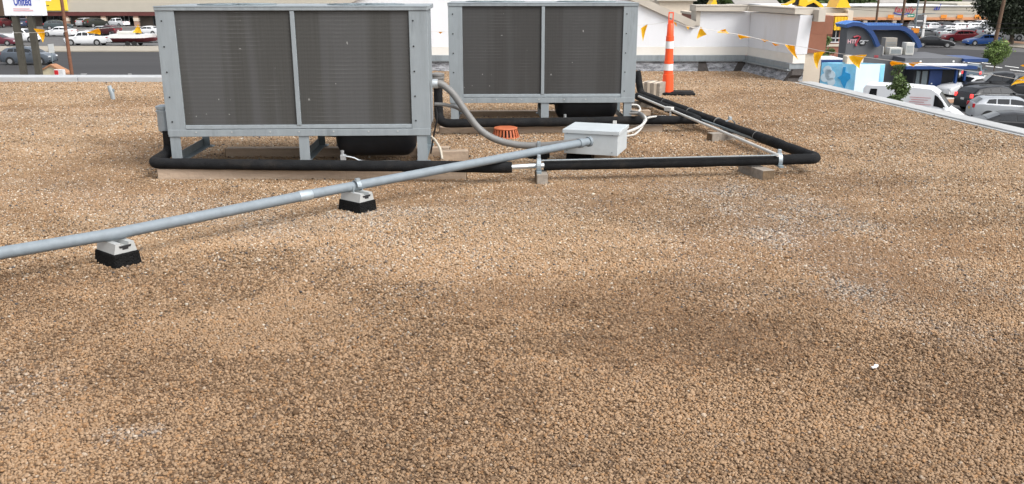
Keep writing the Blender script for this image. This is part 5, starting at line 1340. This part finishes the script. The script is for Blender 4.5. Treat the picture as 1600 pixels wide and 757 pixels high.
def ice_house():
    Y = 50.0 * K; z = lambda y: aty(1330, y, Y).z - GZ; xa = lambda px: aty(px, 120, Y).x
    O = Vector((xa(1328), Y - .9, GZ)); w1, w2 = (xa(1328) - xa(1286)) * 1.25, (xa(1375) - xa(1328)) * 1.02
    t = thing('vending_booth', 'square booth wrapped in light blue graphics behind the right roof edge', 'booth', O, 0)
    h = z(99)
    a1 = R(180 - 36)
    def side(L_, ang, name, m):
        k = MB(); k.bb(0, L_, -.03, .03, 0, h); o = k.build(name, m, t); o.rotation_euler = (0, 0, ang); return o
    l = side(w1, a1, 'left_panel', M['wrapblue'])
    r = side(w2, R(10), 'right_panel', M['wrappale'])
    # state outline on the left panel (seen face on the x axis runs right to left)
    k = MB(); s = w1 / 42
    P = [(27, 104), (30, 104), (30, 112), (36, 114), (37, 121), (33, 127), (31, 137), (27, 130), (25, 124), (21, 121), (26, 117)]
    k.poly([((1328 - (1286 + a)) * s if False else (42 - a) * s, .034, z(b)) for a, b in P], (0, .03, 0)); k.build('map_shape', M['wrapdeep'], l)
    k = MB()
    for (a, b, rr) in ((8, 110, .28), (12, 118, .34), (6, 122, .3), (14, 128, .26), (9, 113, .2)): k.lathe([(rr, .032), (rr, .05)], ((42 - a) * s, 0, z(b)), 14, 'Y')
    build_each(k, 'ice_swirl', M['wrappale'], l)
    k = MB(); k.bb(w2 * .84, w2 * .99, -.045, -.032, .1, h - .05); k.build('blue_edge', M['wrapblue'], r)
    ca, sa = math.cos(a1), math.sin(a1); p1 = Vector((w1 * ca, w1 * sa, 0)); p2 = Vector((w2 * math.cos(R(10)), w2 * math.sin(R(10)), 0))
    k = MB(); k.poly([Vector((0, 0, h - .25)), p2 + Vector((0, 0, h - .25)), p1 + p2 + Vector((0, 0, h - .25)), p1 + Vector((0, 0, h - .25))], (0, 0, .1)); k.build('roof', M['tan'], t)
    k = MB()
    for a, b in ((p2, p1 + p2), (p1 + p2, p1)): 
        d = (b - a).normalized(); n = Vector((-d.y, d.x, 0)) * .06
        k.poly([a, b, b + n, a + n], (0, 0, h))
    build_each(k, 'back_panel', M['wrapblue'], t)
    k = MB(); k.bb(-.2, .9, 1.2, 2.0, h - .15, h + .42, .03); k.build('hatch', M['tan'], t)
    c = thing('canopy', 'small flat white canopy with blue edge and posts behind the wrapped booth', 'canopy', (xa(1305), Y + 4.0, GZ), 0)
    zz = aty(1300, 93, Y + 4).z - GZ
    k = MB(); k.bb(-2.0, 1.6, -1.0, 1.5, zz, zz + .12); k.build('roof', M['white'], c)
    k = MB(); k.bb(-2.05, 1.65, -1.06, -1.0, zz - .28, zz + .05); k.bb(-2.06, -2.0, -1.0, 1.5, zz - .28, zz + .05); k.build('edge_trim', M['bluedark'], c)
    for px in (-1.65, 1.4):
        k = MB(); k.bb(px - .16, px + .16, -.85, -.6, 0, zz - .01); k.build('post', M['bluedark'], c)
ice_house()

# ------------------------------------------------------------------ signs and poles
def pole_sign():
    Y = 59.0 * K; p = aty(41, 25, Y); zb = p.z
    t = thing('pole_sign', 'big white and brown pole sign with blue lettering at the left edge', 'sign', (p.x, Y, GZ))
    h = zb - GZ; pxm = F_PX / Y
    k = MB(); k.bb(-1.5, 1.5, -.3, .3, h, h + 2.6, .03); f = k.build('sign_face', M['signwhite'], t)
    k = MB(); k.bb(-4.2, -1.52, -.32, .32, h - .02, h + 2.7, .03); k.build('side_cabinet', M['signbrown'], t)
    for px, x in ((25, None), (49, None)):
        q = aty(px, 34, Y).x - p.x; k = MB(); k.bb(q - .21, q + .21, -.2, .2, 0, h - .005); k.build('post', M['signpost'], t)
    text('United', .95, M['blueink'], f, (.02, -.31, h + .78), 0, 'lettering', .02, R(90), .52)
    k = MB(); k.bb(-.75, .75, -.315, -.303, h + .35, h + .45); k.bb(-.75, .5, -.315, -.303, h + .5, h + .57); k.build('small_writing', M['pinkink'], f)
    p = aty(106, 70, 63 * K)
    t = thing('steel_pole', 'leaning rusty brown steel pole at the left of the street', 'pole', (p.x, 63 * K, GZ))
    k = MB(); k.tube([(0, 0, 0), (-.02, 0, 12)], [.15, .12], 12); k.build('shaft', M['polerust'], t)
    p = aty(82, 95, 70 * K)
    t = thing('street_sign', 'thin grey street sign post in front of the crossover', 'sign', (p.x, 70 * K, GZ), R(70))
    k = MB(); k.tube([(0, 0, 0), (0, 0, 2.4)], .04, 8); k.build('post', M['galv_dark'], t)
    k = MB(); k.box((0, -.05, 2.2), (.65, .03, .8), None, .0); k.build('plate', M['strut'], t)
    # little cream house top
    p = aty(82, 118, 64 * K)
    t = thing('small_house', 'small cream gabled hut with brown trim just beyond the roof edge', 'hut', (p.x, 64 * K, GZ), R(-14))
    z = lambda y: aty(88, y, 64 * K).z - GZ
    zt, ze = z(100.5), z(112)
    k = MB(); k.poly([(-1.3, 0, 0), (-1.3, 0, ze), (.0, 0, zt - .06), (1.35, 0, ze), (1.35, 0, 0)], (0, .6, 0)); k.build('gable_wall', M['creamwall'], t)
    k = MB(); k.poly([(0, -.12, zt), (1.5, -.12, ze - .05), (1.5, -.12, ze - .22), (0, -.12, zt - .2)], (0, .75, 0)); k.poly([(-.01, -.10, zt), (-1.45, -.10, ze - .05), (-1.45, -.10, ze - .16), (-.01, -.10, zt - .15)], (0, .75, 0)); k.build('roof', M['roofslate'], t)
    k = MB(); k.bb(.60, 1.45, -.45, -.13, 0, ze + .22); k.build('porch', M['white'], t)
    k = MB(); k.bb(.66, 1.02, -.50, -.455, ze - .22, ze + .16); k.build('red_panel', M['redpaint'], t)
    k = MB(); k.bb(-.75, -.05, -.03, -.005, ze - .75, ze - .55); k.build('small_writing', M['pinkink'], t)
pole_sign()

def utility(label, px, py_base, r, m, lean=0.0, h=14, z0=None):
    p = at(px, py_base, GZ)
    t = thing('utility_pole', label, 'pole', p)
    k = MB(); k.tube([(0, 0, 0), (lean, 0, h)], [r, r * .75], 10); k.build('shaft', M[m], t)
    k = MB(); k.bb(lean * .9 - 1.1, lean * .9 + 1.1, -.06, .06, h - 1.2, h - 1.05); k.build('crossarm', M[m], t)
    return t
utility('brown wooden utility pole left of the family shop sign', 1366, 62, .17, 'pole')
utility('brown wooden utility pole just left of the green street sign', 1405, 66, .20, 'pole', .2)
utility('brown wooden utility pole between the green sign and the shop fronts', 1437, 60, .16, 'pole', .4)
utility('brown wooden utility pole standing in front of the big dark tree', 1553, 75, .24, 'pole', .9)
def signal_pole():
    p = at(1427, 66, GZ)
    t = thing('traffic_signal', 'grey signal mast carrying a green street name sign', 'traffic signal', p)
    z = lambda y: aty(1427, y, p.y).z - GZ
    k = MB(); k.tube([(0, 0, 0), (0, 0, z(-4))], [.14, .1], 10); k.tube([(0, 0, z(24)), (1.2, 0, z(22)), (2.6, 0, z(21.5))], [.07, .06, .05], 8); k.build('mast', M['galv_dark'], t)
    s = F_PX / (p.y * .96 + 2.2)
    k = MB(); k.bb(-14 / s, -3.5 / s, -.06, -.02, z(27.5), z(22)); g_ = k.build('name_plate', M['green'], t)
    k = MB(); k.bb(-13 / s, -11 / s, -.075, -.062, z(26), z(23.5)); k.bb(-10 / s, -5 / s, -.075, -.062, z(25.4), z(24)); k.build('small_writing', M['white'], g_)
    k = MB(); k.bb(-.5, .55, -.2, .1, z(52), z(44), .05); k.build('orange_box', M['signal'], t)
    p2 = at(1441, 62, GZ)
    t = thing('sign_pylon', 'slim white pylon beside the round grey shop sign', 'sign', p2)
    z2 = lambda y: aty(1441, y, p2.y).z - GZ
    k = MB(); k.bb(-.16, .16, -.12, .12, 0, z2(24)); k.build('post', M['white'], t)
    k = MB(); k.lathe([(.85, -.08), (.85, .08)], (-.75, 0, z2(33)), 24, 'Y'); r_ = k.build('round_sign', M['darkgrey'], t)
    k = MB(); k.bb(-1.2, -.3, -.11, -.085, z2(34), z2(32)); k.build('small_writing', M['reflect'], r_)
signal_pole()

# ------------------------------------------------------------------ vegetation
def leaf_mat(name, col):
    m = bpy.data.materials.new(name); m.use_nodes = True
    t = m.node_tree; b = t.nodes['Principled BSDF']; b.inputs['Roughness'].default_value = .6; b.inputs['Specular IOR Level'].default_value = .25
    a = t.nodes.new('ShaderNodeAttribute'); a.attribute_name = 'leaf_tone'
    r = t.nodes.new('ShaderNodeValToRGB'); r.color_ramp.elements[0].color = (*[c * .5 for c in col], 1); r.color_ramp.elements[1].color = (*[min(1, c * 1.7) for c in col], 1)
    t.links.new(a.outputs['Fac'], r.inputs[0]); t.links.new(r.outputs[0], b.inputs['Base Color'])
    return m
M['leaf_dark'] = leaf_mat('foliage_dark', (.030, .040, .022))
M['leaf_mid'] = leaf_mat('foliage_mid', (.085, .125, .042))
M['leaf_fresh'] = leaf_mat('foliage_fresh', (.11, .16, .045))
def crown(parent, clumps, n, leaf, m, name='crown', seed=1):
    g = np.random.default_rng(seed)
    vs = []; tone = []
    tot = sum(c[3] * c[4] * c[5] for c in clumps) ** 1.0
    for (cx, cy, cz, rx, ry, rz) in clumps:
        k = int(n * (rx * ry * rz) / tot)
        d = g.normal(size=(k, 3)); d /= np.linalg.norm(d, axis=1)[:, None]
        rad = g.random(k) ** .38 * (1 + .15 * g.normal(size=k))
        c = np.array([cx, cy, cz]) + d * rad[:, None] * np.array([rx, ry, rz])
        s = leaf * (.6 + .8 * g.random(k))
        a = g.normal(size=(k, 3)); a /= np.linalg.norm(a, axis=1)[:, None]
        b = np.cross(a, g.normal(size=(k, 3))); b /= np.linalg.norm(b, axis=1)[:, None]
        q = np.stack([c - a * s[:, None], c + b * s[:, None] * .5, c + a * s[:, None], c - b * s[:, None] * .5], 1)
        vs.append(q); tn = np.clip(g.normal(.45, .2) + g.normal(0, .16, k), 0, 1); tone.append(tn)
    V = np.concatenate(vs); T = np.concatenate(tone); nq = len(V)
    me = bpy.data.meshes.new(name); me.from_pydata(V.reshape(-1, 3).tolist(), [], np.arange(nq * 4).reshape(-1, 4).tolist())
    at_ = me.attributes.new('leaf_tone', 'FLOAT', 'FACE'); at_.data.foreach_set('value', T.astype(np.float32))
    me.materials.append(m)
    o = bpy.data.objects.new(name, me); COL.objects.link(o); o.parent = parent; return o
def tree(name, label, cat, p, h, r, th, m, n, leaf, seed, rx=1.0, nclump=14, group=None, tr=.12):
    t = thing(name, label, cat, p, 0, group)
    g = random.Random(seed)
    k = MB(); k.tube([(0, 0, 0), (.03 * h * g.uniform(-1, 1), 0, th), (.05 * h * g.uniform(-1, 1), 0, h * .75)], [tr, tr * .75, tr * .3], 10)
    cl = []
    for i in range(nclump):
        q = g.uniform(0, 6.28); zz = g.uniform(0, 1); rr = r * math.sqrt(max(.02, 1 - (2 * zz - 1) ** 2)) * g.uniform(.3, .75)
        c = (math.cos(q) * rr * rx, math.sin(q) * rr, th + (h - th) * (.12 + .76 * zz)); s = r * g.uniform(.28, .48)
        cl.append((*c, s * 1.1, s, s * .8)); k.tube([(0, 0, max(th * .7, c[2] - r * .6)), (c[0] * .6, c[1] * .6, c[2] - s * .2), (c[0], c[1], c[2])], [tr * .35, tr * .22, tr * .1], 6)
    k.build('trunk', M['bark'], t)
    crown(t, cl, n, leaf, M[m], seed=seed)
    return t
tb = at(1580, 71, GZ)
tree('broadleaf_tree', 'big dark spreading tree in the far car park at the right edge', 'tree', tb, 8.8, 5.2, 1.9, 'leaf_dark', 26000, .20, 3, 1.15, 34, tr=.30)
tb2 = at(1615, 66, GZ); tree('broadleaf_tree', 'dark tree crowding the right edge behind the big one', 'tree', tb2, 9.5, 5.0, 2.0, 'leaf_dark', 9000, .26, 5, 1.1, 20, tr=.28)
tb = at(1552, 124, GZ); tree('young_tree', 'slim young street tree with a light green crown by the road', 'tree', tb, 3.3, 1.15, 1.2, 'leaf_fresh', 4200, .085, 31, 1.0, 22, tr=.05)
tb = aty(1399, 160, 24.0 * K); tree('young_tree', 'bushy green treetop rising just beyond the right roof edge', 'tree', (tb.x, 24.0 * K, GZ), 0.1 + (aty(1399, 96, 24.0 * K).z - GZ), .44, (aty(1399, 172, 24.0 * K).z - GZ), 'leaf_mid', 1900, .045, 14, .9, 26, tr=.05)
tb = aty(1290, 80, 73.0 * K); tb.z = GZ; tree('shrub', 'dark green shrub in front of the brick restaurant', 'shrub', tb, 3.4, 1.0, .5, 'leaf_mid', 3000, .10, 9, 1.0, 10, tr=.05)
tb = at(1299, 76, GZ); tree('shrub', 'low reddish shrub beside the charcoal kiosk wall', 'shrub', at(1313, 82, GZ), 1.4, .7, .2, 'leaf_dark', 1200, .09, 19, 1.0, 6, tr=.04)

# far trees and houses beyond the shops
def far_trees():
    g = random.Random(4); i = 0
    labs = ['far tree on the skyline beyond the shops, dark and rounded', 'far tree on the skyline beyond the shops, mid green']
    for px in list(range(1010, 1640, 17)):
        Y = g.uniform(256, 357); p = aty(px + g.uniform(-6, 6), 10, Y)
        top = aty(px, g.uniform(-14, 1), Y).z - GZ
        dark_ = g.random() < .6
        tree('far_tree', labs[0] if dark_ else labs[1], 'tree', (p.x, Y, GZ), top, g.uniform(4.5, 6.5), 1.0, 'leaf_dark' if dark_ else 'leaf_mid', 1300, .55, 100 + i, 1.2, 9, 'far trees beyond the shops', tr=.25); i += 1
far_trees()
def far_house(label, px0, px1, y_top, Y, m, mr, h2=1.6):
    Y = Y * K
    a = aty(px0, y_top, Y); b = aty(px1, y_top, Y)
    t = thing('far_building', label, 'building', ((a.x + b.x) / 2, Y, GZ)); w = (b.x - a.x) / 2; h = a.z - GZ
    k = MB(); k.bb(-w, w, 0, 10, 0, h); k.build('walls', M[m], t)
    k = MB(); k.poly([(-w - .4, -.5, h + .01), (w + .4, -.5, h + .01), (w + .4, 5, h + h2), (-w - .4, 5, h + h2)], (0, 0, .2)); k.build('roof', M[mr], t)
    k = MB()
    for i in range(4): x = -w + 2 * w * (i + .5) / 4; k.bb(x - .5, x + .5, -.05, -.005, h * .35, h * .7)
    k.build('window', M['glass'], t)
far_house('tan far building with brown window between the gable and the parapet', 1030, 1083, 2, 100, 'tan', 'beige', .3)
far_house('far pale house beyond the shops, left of the signal mast', 1150, 1215, 8, 175, 'farwall', 'farroof')
far_house('far pale building on the skyline left of the big tree', 1535, 1565, -1, 190, 'farwall', 'farroof')
far_house('far grey roofed house above the family shop sign', 1376, 1412, 6, 185, 'farwall', 'farroof')
for i, px in enumerate((1090, 1130, 1148, 1185, 1205)):
    car('parked_car', 'far parked car beyond the white parapet coping', 'car', aty(px, 5, 150 * K).to_2d().to_3d() + Vector((0, 0, GZ)), R(20 + 40 * i), 'suv' if i % 2 else 'sedan', [WHITE, SILV, (.04, .04, .045), WHITE, (.2, .22, .24)][i], group='far cars beyond the parapet')

# overhead wires across the far street
def wires():
    for lab, a, b, s in (('overhead wires from the kiosk side to the far poles', (1290, 24.5, 107), (1600, 36, 95), 1), ('upper overhead wires over the far car park', (1330, 9, 131), (1640, 12, 119), 1)):
        t = thing('overhead_wire', lab, 'wire', aty(*a))
        k = MB()
        for d in (0, .5):
            A = Vector((0, 0, -d)); B = aty(*b) - aty(*a) + Vector((0, 0, -d)); k.tube([A.lerp(B, i / 12) - Vector((0, 0, .5 * math.sin(math.pi * i / 12))) for i in range(13)], .022, 5)
        k.build('strand', M['trim'], t)
wires()
